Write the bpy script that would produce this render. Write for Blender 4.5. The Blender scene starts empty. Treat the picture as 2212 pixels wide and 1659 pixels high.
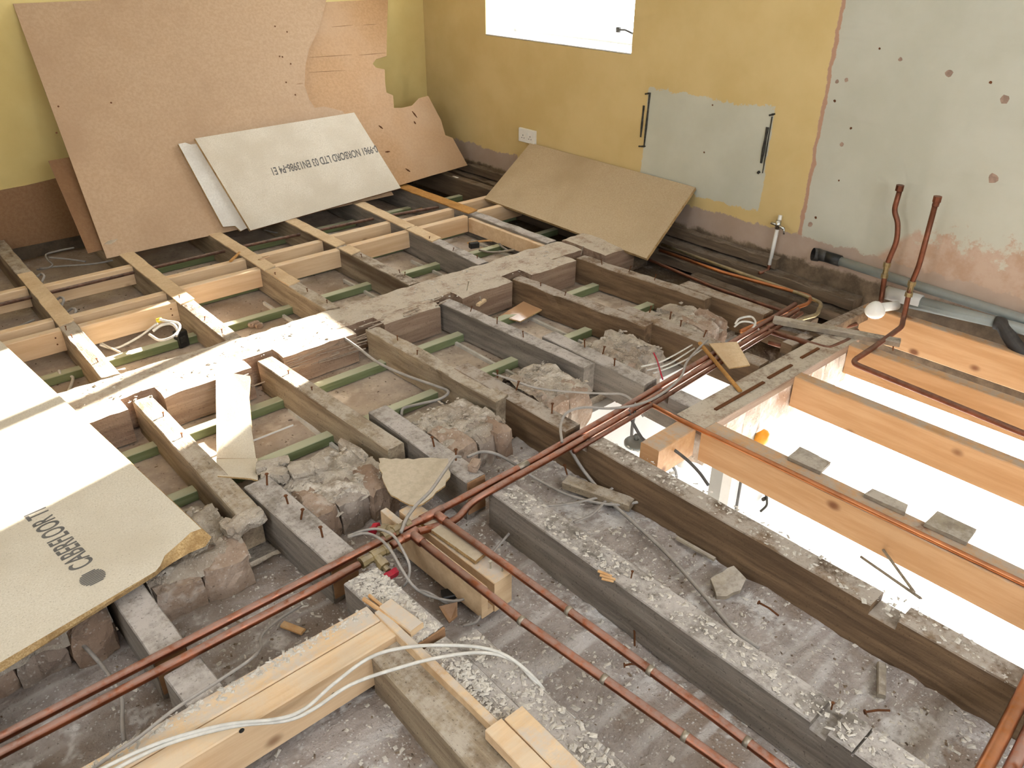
import bpy, bmesh, math, random
from mathutils import Vector, Matrix, noise

random.seed(7)
S = bpy.context.scene
COL = S.collection
V = Vector

# ------------------------------------------------------------------ camera
CAM_H = 1.45
F_PX, CX, CY = 1720.0, 1106.0, 829.5
ROT = ((0.74948732, -0.66199863, 0.0051555),
       (-0.32251713, -0.37191924, -0.87043597),
       (0.57814485, 0.65071799, -0.49225465))
r0, r1, r2 = (V(r) for r in ROT)
cam_data = bpy.data.cameras.new('camera')
cam_data.sensor_width = 36.0
cam_data.lens = F_PX / 2212.0 * 36.0
cam_data.clip_start = 0.02
cam = bpy.data.objects.new('camera', cam_data)
COL.objects.link(cam)
M = Matrix((r0, -r1, -r2)).transposed().to_4x4()
M.translation = V((0, 0, CAM_H))
cam.matrix_world = M
S.camera = cam

# ------------------------------------------------------------------ sky, sun, window daylight, exposure
W = bpy.data.worlds.new('world')
S.world = W
W.use_nodes = True
bg = W.node_tree.nodes['Background']
bg.inputs[0].default_value = (0.88, 0.94, 1.0, 1)
bg.inputs[1].default_value = 11.5
SUN_DIR = V((-1.0, -0.25, -0.43)).normalized()
sun_d = bpy.data.lights.new('sun', 'SUN')
sun_d.energy = 48.0
sun_d.angle = math.radians(0.55)
sun_d.color = (1.0, 0.95, 0.87)
sun = bpy.data.objects.new('sun', sun_d)
COL.objects.link(sun)
sun.rotation_euler = SUN_DIR.to_track_quat('-Z', 'Y').to_euler()
sun.location = (7, 5, 4)


def area(name, loc, aim, sx, sy, power, col):
    d = bpy.data.lights.new(name, 'AREA')
    d.shape = 'RECTANGLE'
    d.size, d.size_y, d.energy, d.color = sx, sy, power, col
    o = bpy.data.objects.new(name, d)
    COL.objects.link(o)
    o.location = loc
    o.rotation_euler = V(aim).to_track_quat('-Z', 'Z').to_euler()
    return o


# openings to the sky; unseen front and left ones added for fill; portals guide sampling
for pn, pl, pa, pw, ph in (('upper_window_portal', (3.90, 3.655, 1.49), (-1, 0, 0), 1.23, 1.22), ('front_fill_portal', (0.9, -1.53, 1.75), (0, 1, 0), 1.7, 1.1),
                           ('left_fill_portal', (-2.11, 1.0, 1.7), (1, 0, 0), 1.0, 1.0), ('lower_window_portal', (3.90, 0.7, -1.385), (-1, 0, 0), 3.2, 1.93)):
    area(pn, pl, pa, pw, ph, 1.0, (1, 1, 1)).data.cycles.is_portal = True
cy = S.cycles
cy.max_bounces, cy.diffuse_bounces, cy.glossy_bounces, cy.transmission_bounces, cy.transparent_max_bounces = 5, 4, 2, 2, 4
cy.sample_clamp_indirect = 8.0
cy.use_adaptive_sampling = True
cy.adaptive_threshold = 0.12
cy.adaptive_min_samples = 16
cy.use_denoising = True

vs = S.view_settings
vs.view_transform = 'Standard'
vs.look = 'None'
vs.gamma = 1.0
vs.use_curve_mapping = False
vs.exposure = 0.12

# ------------------------------------------------------------------ measuring helpers (photo ray met with a real plane)


def ray(px, py):
    c = V(((px - CX) / F_PX, (py - CY) / F_PX, 1.0))
    return V((r0[0]*c[0] + r1[0]*c[1] + r2[0]*c[2], r0[1]*c[0] + r1[1]*c[1] + r2[1]*c[2], r0[2]*c[0] + r1[2]*c[1] + r2[2]*c[2]))


O = V((0, 0, CAM_H))


def g(px, py, z=0.0):
    d = ray(px, py)
    return O + d * ((z - CAM_H) / d.z)


def gx(px, py, x):
    d = ray(px, py)
    return O + d * (x / d.x)


def gy(px, py, y):
    d = ray(px, py)
    return O + d * (y / d.y)


def gp(px, py, p, n):
    d = ray(px, py)
    n = V(n)
    return O + d * ((V(p) - O).dot(n) / d.dot(n))

# ------------------------------------------------------------------ materials
XW, YW = 3.55, 4.94          # right wall face, back wall face


def lin(h):
    if isinstance(h, str):
        h = h.lstrip('#')
        c = [int(h[i:i+2], 16) / 255 for i in (0, 2, 4)]
    else:
        c = [v / 255 for v in h]
    return tuple(v / 12.92 if v <= 0.04045 else ((v + 0.055) / 1.055) ** 2.4 for v in c) + (1,)


class NT:
    def __init__(s, name):
        s.m = bpy.data.materials.new(name)
        s.m.use_nodes = True
        s.t = s.m.node_tree
        s.b = s.t.nodes['Principled BSDF']
        s.geo = s.t.nodes.new('ShaderNodeNewGeometry')
        s.sep = s.t.nodes.new('ShaderNodeSeparateXYZ')
        s.t.links.new(s.geo.outputs['Position'], s.sep.inputs[0])

    def link(s, a, b):
        s.t.links.new(a, b)

    def put(s, sock, v):
        if hasattr(v, 'is_output'):
            s.t.links.new(v, sock)
        else:
            sock.default_value = v

    def math(s, op, a, b=0.0, c=0.0, clamp=False):
        n = s.t.nodes.new('ShaderNodeMath')
        n.operation = op
        n.use_clamp = clamp
        s.put(n.inputs[0], a)
        s.put(n.inputs[1], b)
        s.put(n.inputs[2], c)
        return n.outputs[0]

    def vec(s, scale, off=(0, 0, 0)):
        n = s.t.nodes.new('ShaderNodeMapping')
        n.inputs['Scale'].default_value = scale
        n.inputs['Location'].default_value = off
        s.link(s.geo.outputs['Position'], n.inputs['Vector'])
        return n.outputs[0]

    def noise(s, scale=(10, 10, 10), detail=4, rough=0.6, off=(0, 0, 0), dist=0.0):
        n = s.t.nodes.new('ShaderNodeTexNoise')
        n.inputs['Scale'].default_value = 1.0
        n.inputs['Detail'].default_value = detail
        n.inputs['Roughness'].default_value = rough
        n.inputs['Distortion'].default_value = dist
        s.link(s.vec(scale, off), n.inputs['Vector'])
        return n.outputs['Fac']

    def voro(s, scale, off=(0, 0, 0)):
        n = s.t.nodes.new('ShaderNodeTexVoronoi')
        n.inputs['Scale'].default_value = 1.0
        s.link(s.vec(scale, off), n.inputs['Vector'])
        return n

    def ramp(s, f, a, b):
        n = s.t.nodes.new('ShaderNodeMapRange')
        n.interpolation_type = 'SMOOTHSTEP'
        s.put(n.inputs[0], f)
        n.inputs[1].default_value = a
        n.inputs[2].default_value = b
        return n.outputs[0]

    def mix(s, f, a, b):
        n = s.t.nodes.new('ShaderNodeMix')
        n.data_type = 'RGBA'
        s.put(n.inputs[0], f)
        s.put(n.inputs[6], a)
        s.put(n.inputs[7], b)
        return n.outputs[2]

    def bump(s, h, strength, dist=0.01):
        n = s.t.nodes.new('ShaderNodeBump')
        n.inputs['Strength'].default_value = strength
        n.inputs['Distance'].default_value = dist
        s.link(h, n.inputs['Height'])
        s.link(n.outputs[0], s.b.inputs['Normal'])

    def upness(s, a=0.45, b=0.9):
        n = s.t.nodes.new('ShaderNodeSeparateXYZ')
        s.link(s.geo.outputs['True Normal'], n.inputs[0])
        return s.ramp(n.outputs[2], a, b)

    def done(s, col, rough=0.8, metal=0.0, spec=0.3):
        s.put(s.b.inputs['Base Color'], col)
        s.put(s.b.inputs['Roughness'], rough)
        s.put(s.b.inputs['Metallic'], metal)
        s.b.inputs['Specular IOR Level'].default_value = spec
        return s.m


AX = {'x': (3, 38, 38), 'y': (38, 3, 38), 'z': (38, 38, 3), 'i': (22, 22, 22)}


def wood(name, c1, c2, stain=None, axis='y', dust=0.0, dustcol='#b9afa2', bump=0.4, rough=0.8, stain_lo=0.5, stain_hi=0.75, knots=0.0, speck=0.0, dlo=0.42, dhi=0.66):
    n = NT(name)
    gr = n.noise(AX[axis], 4, 0.65)
    col = n.mix(n.ramp(gr, 0.3, 0.7), lin(c1), lin(c2))
    if stain:
        bl = n.noise(tuple(v / 6 for v in AX[axis]), 4, 0.6, off=(3, 7, 1))
        col = n.mix(n.ramp(bl, stain_lo, stain_hi), col, lin(stain))
    if knots:
        sc = tuple(7 if v > 30 else 5 for v in AX[axis])
        k = n.voro(sc)
        col = n.mix(n.math('MULTIPLY', n.ramp(k.outputs['Distance'], 0.16, 0.05), knots), col, lin('#6b3c1c'))
    if dust:
        d1 = n.noise((9, 9, 9), 3, 0.7, off=(11, 2, 5))
        d2 = n.noise((90, 90, 90), 3, 0.7)
        f = n.math('ADD', n.math('MULTIPLY', d1, 0.75), n.math('MULTIPLY', d2, 0.35))
        f = n.math('MULTIPLY', n.math('MULTIPLY', n.ramp(f, dlo, dhi), n.upness()), dust, clamp=True)
        col = n.mix(f, col, lin(dustcol))
    if speck:
        sp = n.noise((160, 160, 160), 2, 0.5)
        col = n.mix(n.math('MULTIPLY', n.ramp(sp, 0.62, 0.72), speck), col, lin('#2d241c'))
    n.bump(n.math('ADD', gr, n.math('MULTIPLY', n.noise((120, 120, 120), 2, 0.5), 0.3)), bump, 0.006)
    return n.done(col, rough)


MAT = {}
MAT['old_y'] = wood('old_timber_y', '#7d6c58', '#a3927a', '#5e4b3a', 'y', 0.95, '#b3a798', 0.7, stain_lo=0.48, stain_hi=0.7, speck=0.5)
MAT['old_x'] = wood('old_timber_x', '#846a58', '#a08873', '#5f4838', 'x', 0.95, '#bcb09f', 0.7, stain_lo=0.5, stain_hi=0.72, speck=0.4, dlo=.34, dhi=.6)
MAT['dark_y'] = wood('dark_timber_y', '#5f4a37', '#83694e', '#443526', 'y', 0.95, '#a99d91', 0.6, speck=0.35, dlo=.37, dhi=.63)
MAT['grey_y'] = wood('grey_timber_y', '#6f665d', '#90867b', '#4c453e', 'y', 0.97, '#b4aba4', 0.6, speck=0.5, dlo=.37, dhi=.64)
MAT['pine_x'] = wood('pine_x', '#d0ae88', '#dec19d', '#c49d74', 'x', 0.4, '#cfc3b0', 0.2, 0.6, knots=0.7)
MAT['pine_bounce_y'] = wood('pine_bounce_y', '#b78a5e', '#c69c72', '#a97b4e', 'y', 0.85, '#a99b8c', 0.2, 0.6, knots=0.9)  # oranger pine: bounce light on the hole joists put into the colour
MAT['pine_dusty_x'] = wood('pine_dusty_x', '#cfae88', '#dec19b', '#bd9a73', 'x', 0.9, '#c3b8ac', 0.3, 0.7, knots=0.5)
MAT['green'] = wood('green_treated', '#626a46', '#7d8460', '#5a6342', 'x', 0.9, '#b9b79c', 0.25, 0.8, dlo=.05, dhi=.34)
MAT['offcut'] = wood('offcut_wood', '#c08f5a', '#d9ae7a', '#a5733f', 'i', 0.3, '#b5a897', 0.3)
MAT['grey_offcut'] = wood('grey_offcut', '#83776a', '#a0937f', '#62564a', 'i', 0.9, '#b3a89b', 0.4)


def board(name, c1, c2, speck, s=120, mottled=None, rough=0.7, blotch=3.0):
    n = NT(name)
    a = n.noise((s, s, s), 3, 0.7)
    col = n.mix(n.ramp(a, 0.35, 0.65), lin(c1), lin(c2))
    b = n.noise((blotch,) * 3, 3, 0.6)
    if mottled:
        col = n.mix(n.math('MULTIPLY', n.ramp(b, 0.4, 0.7), 0.7), col, lin(mottled))
    p = n.noise((s * 1.7,) * 3, 1, 0.5, off=(5, 5, 5))
    col = n.mix(n.math('MULTIPLY', n.ramp(p, 0.66, 0.74), speck), col, lin('#6b5a44'))
    n.bump(a, 0.15, 0.002)
    return n.done(col, rough)


MAT['chip'] = board('chipboard_face', '#cbc0ad', '#d9d0c0', 0.45, 190, '#c2b6a2')
MAT['chip_edge'] = board('chipboard_edge', '#a9885a', '#c9ab7d', 0.9, 210, '#8d6c42', 0.9, 20)
MAT['hard1'] = board('hardboard_face', '#b09375', '#b99d80', 0.1, 70, '#a6876a', 0.6, 1.6)
MAT['hard2'] = board('hardboard_orange', '#ad875f', '#b8926a', 0.1, 70, '#c0a487', 0.55, 1.2)
MAT['hard3'] = board('hardboard_dark', '#8b6748', '#967251', 0.1, 60, '#7f5c3f', 0.5, 2)
MAT['boardR'] = board('grey_board_face', '#b09a7c', '#bca88a', 0.2, 150, '#a58f70', 0.75, 2)
MAT['white_board'] = board('white_board', '#cfcac2', '#dcd8d0', 0.1, 100, '#c2bbb0', 0.5, 3)
MAT['strip'] = board('packing_strip', '#c9ae8b', '#d4bc9a', 0.3, 90, '#b99a76', 0.7, 6)
MAT['strip_orange'] = board('packing_strip_orange', '#a9793f', '#bd8c4e', 0.3, 90, '#8f6430', 0.6, 6)
MAT['card'] = board('cardboard', '#b3a48e', '#beaf9a', 0.1, 60, '#a89880', 0.7, 4)


def rubble(name, c1, c2, c3, white, chips=0.7, s=1.0, bump=0.8):
    n = NT(name)
    a = n.noise((14*s,)*3, 4, 0.7)
    col = n.mix(n.ramp(a, 0.35, 0.65), lin(c1), lin(c2))
    b = n.noise((3.2*s,)*3, 3, 0.65, off=(2, 9, 4))
    col = n.mix(n.ramp(b, 0.48, 0.68), col, lin(c3))
    d = n.noise((5.5*s,)*3, 4, 0.75, off=(8, 1, 3))
    col = n.mix(n.math('MULTIPLY', n.ramp(d, 0.54, 0.66), 0.85), col, lin(white))
    if name == 'plaster_debris':
        st = n.noise((1.6, 16, 1), 2, 0.5, off=(6, 3, 2))
        col = n.mix(n.math('MULTIPLY', n.ramp(st, 0.54, 0.68), 0.45), col, lin(white))
    v = n.voro((110*s,)*3)
    e = n.noise((60*s,)*3, 3, 0.6)
    f = n.math('MULTIPLY', n.ramp(v.outputs['Distance'], 0.33, 0.2), n.ramp(e, 0.47, 0.6))
    col = n.mix(n.math('MULTIPLY', f, chips), col, lin(white))
    k = n.noise((150*s,)*3, 2, 0.6, off=(1, 1, 1))
    col = n.mix(n.math('MULTIPLY', n.ramp(k, 0.64, 0.74), 0.6), col, lin('#4b4038'))
    n.bump(n.math('ADD', n.math('MULTIPLY', e, 0.6), a), bump, 0.012)
    return n.done(col, 0.95, spec=0.1)


MAT['debris'] = rubble('plaster_debris', '#91867f', '#a69b94', '#8a7a6d', '#cfcac6')
MAT['farceil'] = rubble('dusty_board_back', '#a79789', '#bdad9c', '#a28e7c', '#cfc1b2', 0.35, 0.5, 0.3)
MAT['stone'] = rubble('rough_stone', '#94887d', '#a99d92', '#8a796c', '#c2b8ad', 0.6, 0.8, 0.9)
MAT['brick'] = rubble('dusty_brick', '#97816f', '#ab9787', '#8f7765', '#c0b3a7', 0.6, 0.8, 0.9)
MAT['mortar'] = rubble('old_mortar', '#a4988a', '#b9ad9e', '#9a8a7a', '#d0c6ba', 0.7, 1.3, 1.0)
MAT['white_stone'] = rubble('whitewashed_stone', '#c9b5a4', '#e6dcd2', '#b5937b', '#f1ece5', 0.4, 0.7, 0.6)


def plain(name, c, rough=0.5, metal=0.0, spec=0.4, var=0.12, dust=0.0, dcol='#b7aca0', s=30):
    n = NT(name)
    a = n.noise((s,)*3, 4, 0.6)
    c0 = lin(c)
    c1 = tuple(v * (1 - var * 2) for v in c0[:3]) + (1,)
    col = n.mix(n.ramp(a, 0.3, 0.7), c1, c0)
    rg = rough
    mt = metal
    if dust:
        f = n.math('MULTIPLY', n.math('MULTIPLY', n.upness(0.2, 0.95), n.ramp(n.noise((40, 40, 40), 4, 0.7), 0.25, 0.6)), dust)
        col = n.mix(f, col, lin(dcol))
        rg = n.math('ADD', n.math('MULTIPLY', f, 0.5), rough, clamp=True)
        mt = n.math('MULTIPLY', n.math('SUBTRACT', 1.0, f), metal)
    return n.done(col, rg, mt, spec)


MAT['copper'] = plain('copper', '#ad6a4c', 0.32, 0.94, 0.5, 0.2, 0.8, '#9c8074', 12)
MAT['copper_dark'] = plain('aged_copper', '#8b5640', 0.45, 0.8, 0.5, 0.25, 0.5, '#8c7566', 12)
MAT['copper_bright'] = plain('bright_copper', '#cf8553', 0.3, 0.95, 0.5, 0.15, 0.3, '#a8887a', 12)
MAT['solder'] = plain('solder', '#a79c8c', 0.5, 0.7)
MAT['rust'] = plain('rusty_iron', '#7d5a48', 0.8, 0.3, 0.3, 0.3, 0.3)
MAT['brass'] = plain('brass', '#a8946a', 0.45, 0.7, 0.5, 0.2, 0.4)
MAT['chrome'] = plain('chrome', '#d0d0d0', 0.15, 1.0)
MAT['red'] = plain('red_plastic', '#b01c34', 0.4)
MAT['cable'] = plain('grey_cable', '#9a938c', 0.6, dust=0.5, dcol='#b5aaa0')
MAT['cable_white'] = plain('white_cable', '#d8d3ca', 0.5, dust=0.3, dcol='#c6bcb0')
MAT['cable_dark'] = plain('dark_cable', '#5d5a57', 0.6)
MAT['wplastic'] = plain('white_plastic', '#e6e3dc', 0.4, var=0.03)
MAT['black'] = plain('black_plastic', '#24221f', 0.5)
MAT['greyplastic'] = plain('grey_waste_pipe', '#8d9492', 0.4, dust=0.5, dcol='#9b958c', var=0.05)
MAT['blackpipe'] = plain('black_waste_pipe', '#2e2c2b', 0.5, dust=0.3, dcol='#6f675f')
MAT['yellow'] = plain('yellow_tape', '#e6d23c', 0.5)
MAT['amber'] = plain('amber_plastic', '#f2a12a', 0.4)
MAT['nail'] = plain('rusty_nail', '#704527', 0.8, 0.4)
MAT['screw'] = plain('bright_screw', '#cfcabd', 0.3, 0.9)
MAT['ink'] = plain('grey_ink', '#6e6a66', 0.8)
MAT['darkmetal'] = plain('tarnished_metal', '#4b4740', 0.6, 0.4, var=0.3, s=80)
MAT['pinkplaster'] = plain('pink_plaster', '#a88d7c', 0.9, var=0.2)
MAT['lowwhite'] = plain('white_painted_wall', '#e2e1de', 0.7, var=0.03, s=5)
MAT['edge_light'] = plain('edge_light_pale', '#cfc8bd', 0.9, var=.1)
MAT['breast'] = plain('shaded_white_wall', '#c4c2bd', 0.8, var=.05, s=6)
MAT['lowfloor'] = plain('pale_grey_floor', '#a8a5a0', 0.6, var=0.05, s=5)
MAT['ceilwhite'] = plain('white_ceiling', '#e9e6de', 0.8, var=0.03, s=3)
MAT['frame'] = plain('white_window_frame', '#f0efec', 0.4, var=0.02)
MAT['void_shade'] = rubble('void_shade_masonry', '#5e4f40', '#75634f', '#463a2f', '#94867a', 0.5, 0.8, 0.8)
MAT['darkwood'] = wood('dark_brown_timber', '#57483a', '#6e5c49', '#3d3228', 'y', 0.7, '#85786a', 0.6)
gm = bpy.data.materials.new('window_glass')
gm.use_nodes = True
nt = gm.node_tree
for q in list(nt.nodes):
    nt.nodes.remove(q)
out = nt.nodes.new('ShaderNodeOutputMaterial')
tr = nt.nodes.new('ShaderNodeBsdfTransparent')
gl = nt.nodes.new('ShaderNodeBsdfGlossy')
gl.inputs['Roughness'].default_value = 0.02
mx = nt.nodes.new('ShaderNodeMixShader')
mx.inputs[0].default_value = 0.05
nt.links.new(tr.outputs[0], mx.inputs[1])
nt.links.new(gl.outputs[0], mx.inputs[2])
nt.links.new(mx.outputs[0], out.inputs[0])
MAT['glass'] = gm


def wall_right_mat():
    n = NT('right_wall_paint')
    y, z = n.sep.outputs[1], n.sep.outputs[2]
    w1 = n.math('MULTIPLY', n.math('SUBTRACT', n.noise((9, 9, 9), 5, 0.7), 0.5), 0.05)
    w2 = n.math('MULTIPLY', n.math('SUBTRACT', n.noise((16, 16, 16), 5, 0.7, off=(4, 4, 4)), 0.5), 0.10)
    yy = n.math('ADD', y, w1)
    zz = n.math('ADD', z, w2)
    fine = n.noise((3, 3, 3), 5, 0.6)
    yellow = n.mix(n.ramp(fine, 0.3, 0.7), lin('#c9af77'), lin('#d2b984'))
    grey = n.mix(n.ramp(fine, 0.3, 0.7), lin('#b5b3a3'), lin('#bebcae'))
    patch = n.mix(n.ramp(fine, 0.3, 0.7), lin('#bbb9a8'), lin('#c5c3b3'))
    stain = n.noise((1.2, 1.2, 7), 4, 0.6)
    grey = n.mix(n.math('MULTIPLY', n.ramp(stain, 0.55, 0.75), 0.35), grey, lin('#a9a496'))
    isy = n.ramp(yy, 1.885, 1.892)
    col = n.mix(isy, grey, yellow)
    # chipped pink edge between the two
    band = n.math('MULTIPLY', n.ramp(yy, 1.868, 1.873), n.ramp(yy, 1.892, 1.887))
    col = n.mix(band, col, lin('#b08a73'))
    # bare plaster square where a unit was fixed
    m = n.math('MULTIPLY', n.ramp(yy, 2.12, 2.126), n.ramp(yy, 2.905, 2.899))
    m = n.math('MULTIPLY', m, n.math('MULTIPLY', n.ramp(zz, 0.225, 0.232), n.ramp(zz, 0.735, 0.728)))
    col = n.mix(m, col, patch)
    # worn brown patch low on the grey part
    p = n.math('MULTIPLY', n.ramp(n.math('ADD', yy, n.math('MULTIPLY', z, 0.9)), 1.66, 1.62), n.ramp(n.math('ADD', zz, n.math('MULTIPLY', w2, 3.0)), 0.36, 0.30))
    brown = n.mix(n.ramp(n.noise((8, 8, 8), 5, 0.7, off=(1, 5, 2)), 0.35, 0.65), lin('#ad8f78'), lin('#b9a290'))
    col = n.mix(p, col, brown)
    # unpainted strip left by the skirting
    low = n.ramp(zz, 0.172, 0.165)
    col = n.mix(low, col, n.mix(n.ramp(fine, 0.3, 0.7), lin('#a58f7e'), lin('#b39f90')))
    dark = n.ramp(n.math('ADD', z, n.math('MULTIPLY', w2, 0.8)), 0.065, 0.04)
    dk = n.mix(n.ramp(n.noise((12, 12, 12), 5, 0.7), 0.3, 0.7), lin('#56483a'), lin('#7d6a55'))
    col = n.mix(dark, col, dk)
    col = n.mix(n.ramp(n.sep.outputs[0], XW + .004, XW + .012), col, lin('#f1eee4'))
    n.bump(n.math('ADD', n.noise((30, 30, 30), 4, 0.6), n.math('MULTIPLY', isy, 0.6)), 0.12, 0.006)
    return n.done(col, 0.8)


def wall_back_mat():
    n = NT('back_wall_paint')
    z = n.sep.outputs[2]
    w = n.math('MULTIPLY', n.math('SUBTRACT', n.noise((7, 7, 7), 5, 0.7), 0.5), 0.05)
    fine = n.noise((3, 3, 3), 5, 0.6)
    col = n.mix(n.ramp(fine, 0.3, 0.7), lin('#cfb777'), lin('#d8c283'))
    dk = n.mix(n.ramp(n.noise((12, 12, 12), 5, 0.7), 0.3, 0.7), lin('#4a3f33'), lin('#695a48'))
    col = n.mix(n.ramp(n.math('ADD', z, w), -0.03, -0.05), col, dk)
    n.bump(n.noise((30, 30, 30), 4, 0.6), 0.1, 0.006)
    return n.done(col, 0.8)


MAT['wallR'] = wall_right_mat()
MAT['wallB'] = wall_back_mat()

# ------------------------------------------------------------------ object helpers


def tag(o, label=None, cat=None, group=None, kind=None):
    if label:
        o['label'] = label
    if cat:
        o['category'] = cat
    if group:
        o['group'] = group
    if kind:
        o['kind'] = kind
    return o


def mk(name, verts, faces, mats, parent=None, smooth=False, midx=None):
    verts = [V(v) for v in verts]
    lo = V((min(v.x for v in verts), min(v.y for v in verts), min(v.z for v in verts)))
    hi = V((max(v.x for v in verts), max(v.y for v in verts), max(v.z for v in verts)))
    org = V(((lo.x + hi.x) / 2, (lo.y + hi.y) / 2, lo.z))
    me = bpy.data.meshes.new(name)
    me.from_pydata([tuple(v - org) for v in verts], [], faces)
    if not isinstance(mats, (list, tuple)):
        mats = [mats]
    for m in mats:
        me.materials.append(MAT[m] if isinstance(m, str) else m)
    if midx:
        for p, i in zip(me.polygons, midx):
            p.material_index = i
    bm = bmesh.new()
    bm.from_mesh(me)
    bmesh.ops.recalc_face_normals(bm, faces=bm.faces)
    bm.to_mesh(me)
    bm.free()
    if smooth:
        for p in me.polygons:
            p.use_smooth = True
    o = bpy.data.objects.new(name, me)
    COL.objects.link(o)
    if parent is not None:
        o.parent = parent
        pw = V(parent['_org']) if '_org' in parent else V((0, 0, 0))
        o.location = org - pw
    else:
        o.location = org
    o['_org'] = tuple(org)
    return o


def empty(name, loc):
    o = bpy.data.objects.new(name, None)
    o.empty_display_size = 0.05
    COL.objects.link(o)
    o.location = loc
    o['_org'] = tuple(loc)
    return o


class MB:
    """collects pieces of one part"""
    def __init__(s):
        s.v, s.f, s.m = [], [], []

    def add(s, vf, mi=0):
        b = len(s.v)
        s.v += [V(q) for q in vf[0]]
        s.f += [tuple(i + b for i in q) for q in vf[1]]
        s.m += [mi] * len(vf[1])
        return s

    def build(s, name, mats, parent=None, smooth=False):
        return mk(name, s.v, s.f, mats, parent, smooth, s.m)


def box(x0, x1, y0, y1, z0, z1):
    v = [(x0, y0, z0), (x1, y0, z0), (x1, y1, z0), (x0, y1, z0), (x0, y0, z1), (x1, y0, z1), (x1, y1, z1), (x0, y1, z1)]
    f = [(0, 3, 2, 1), (4, 5, 6, 7), (0, 1, 5, 4), (1, 2, 6, 5), (2, 3, 7, 6), (3, 0, 4, 7)]
    return v, f


def nz(p, s, seed=0.0):
    return noise.noise(V(p) * s + V((seed * 3.1, seed * 7.7, seed * 1.3)))


def timber(p0, p1, w, d, worn=0.0, cuts=(), seed=1.0, ch=0.003, seg=0.05, taper_end=None):
    """beam with its top centre line from p0 to p1; cuts = (s0, s1, depth) notches across the top, in metres from p0"""
    p0, p1 = V(p0), V(p1)
    L = (p1 - p0).length
    t = (p1 - p0).normalized()
    side = V((t.y, -t.x, 0)).normalized()
    up = side.cross(t)
    if up.z < 0:
        up = -up
    if worn == 0:
        st = [0.0, L]
    else:
        k = max(2, int(L / seg))
        st = [L * i / k for i in range(k + 1)]
    stations = []
    cutpts = []
    for (a, b, dep) in cuts:
        cutpts += [(a, 0, dep), (a, dep, 0), (b, dep, 0), (b, 0, 0)]
    for s in st:
        if any(a - 1e-6 <= s <= b + 1e-6 for a, b, _ in cuts):
            continue
        stations.append((s, 0.0))
    for (a, b, dep) in cuts:
        stations += [(a, 0.0), (a + 1e-5, dep), (b - 1e-5, dep), (b, 0.0)]
    stations.sort(key=lambda q: q[0])
    verts, faces = [], []
    hw = w / 2
    for s, dep in stations:
        c = p0 + t * s
        prof = [(-hw + ch, 0), (hw - ch, 0), (hw, -ch), (hw, -d + ch), (hw - ch, -d), (-hw + ch, -d), (-hw, -d + ch), (-hw, -ch)]
        if worn:
            prof = [(-hw + ch, 0), (-hw * 0.4, 0), (hw * 0.4, 0), (hw - ch, 0), (hw, -ch), (hw, -d * 0.5), (hw, -d), (-hw, -d), (-hw, -d * 0.5), (-hw, -ch)]
        for (a, b) in prof:
            if b > -dep - 1e-9:
                b = b - dep
            q = c + side * a + up * b
            if worn:
                n1 = nz(q, 9, seed)
                n2 = nz(q, 30, seed + 5)
                edge = 1.0 if (b > -ch * 2 - dep and abs(a) > hw * 0.8) else 0.35
                q = q + up * (n1 * worn * 0.7 * edge + n2 * worn * 0.35) + side * (n1 * worn * 0.5 + n2 * worn * 0.4) * edge
            verts.append(q)
    n = len(verts) // len(stations)
    for i in range(len(stations) - 1):
        for j in range(n):
            k = (j + 1) % n
            faces.append((i*n + j, i*n + k, (i+1)*n + k, (i+1)*n + j))
    faces.append(tuple(range(n)))
    faces.append(tuple(range((len(stations)-1)*n, len(stations)*n)))
    return verts, faces


def catmull(pts, k=8):
    pts = [V(p) for p in pts]
    if len(pts) < 3:
        return pts
    e = [pts[0] * 2 - pts[1]] + pts + [pts[-1] * 2 - pts[-2]]
    out = []
    for i in range(1, len(e) - 2):
        a, b, c, d = e[i-1], e[i], e[i+1], e[i+2]
        for j in range(k):
            u = j / k
            out.append(0.5 * ((2*b) + (c - a)*u + (2*a - 5*b + 4*c - d)*u*u + (3*b - a - 3*c + d)*u**3))
    out.append(pts[-1])
    return out


def tube(pts, r, sides=8, flat=1.0, cap=True):
    pts = [V(p) for p in pts]
    rs = r if isinstance(r, (list, tuple)) else [r] * len(pts)
    verts, faces = [], []
    t0 = (pts[1] - pts[0]).normalized()
    ref = V((0, 0, 1)) if abs(t0.z) < 0.9 else V((1, 0, 0))
    u = t0.cross(ref).normalized()
    for i, p in enumerate(pts):
        a = pts[max(0, i-1)]
        b = pts[min(len(pts)-1, i+1)]
        t = (b - a)
        t = t.normalized() if t.length > 1e-9 else t0
        u = (u - t * u.dot(t))
        if u.length < 1e-6:
            u = t.orthogonal()
        u.normalize()
        w = t.cross(u)
        for j in range(sides):
            th = 2*math.pi*j/sides
            verts.append(p + (u*math.cos(th) + w*math.sin(th)*flat) * rs[i])
    for i in range(len(pts)-1):
        for j in range(sides):
            k = (j+1) % sides
            faces.append((i*sides+j, i*sides+k, (i+1)*sides+k, (i+1)*sides+j))
    if cap:
        faces.append(tuple(range(sides)))
        faces.append(tuple(range((len(pts)-1)*sides, len(pts)*sides)))
    return verts, faces


def bends(pts, rad=0.03, k=5):
    """polyline with rounded corners"""
    pts = [V(p) for p in pts]
    out = [pts[0]]
    for i in range(1, len(pts)-1):
        a, b, c = pts[i-1], pts[i], pts[i+1]
        da, dc = (a-b), (c-b)
        r = min(rad, da.length*0.45, dc.length*0.45)
        s, e = b + da.normalized()*r, b + dc.normalized()*r
        for j in range(k+1):
            u = j/k
            out.append(s*(1-u)**2 + b*2*u*(1-u) + e*u*u)
    out.append(pts[-1])
    return out


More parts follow.
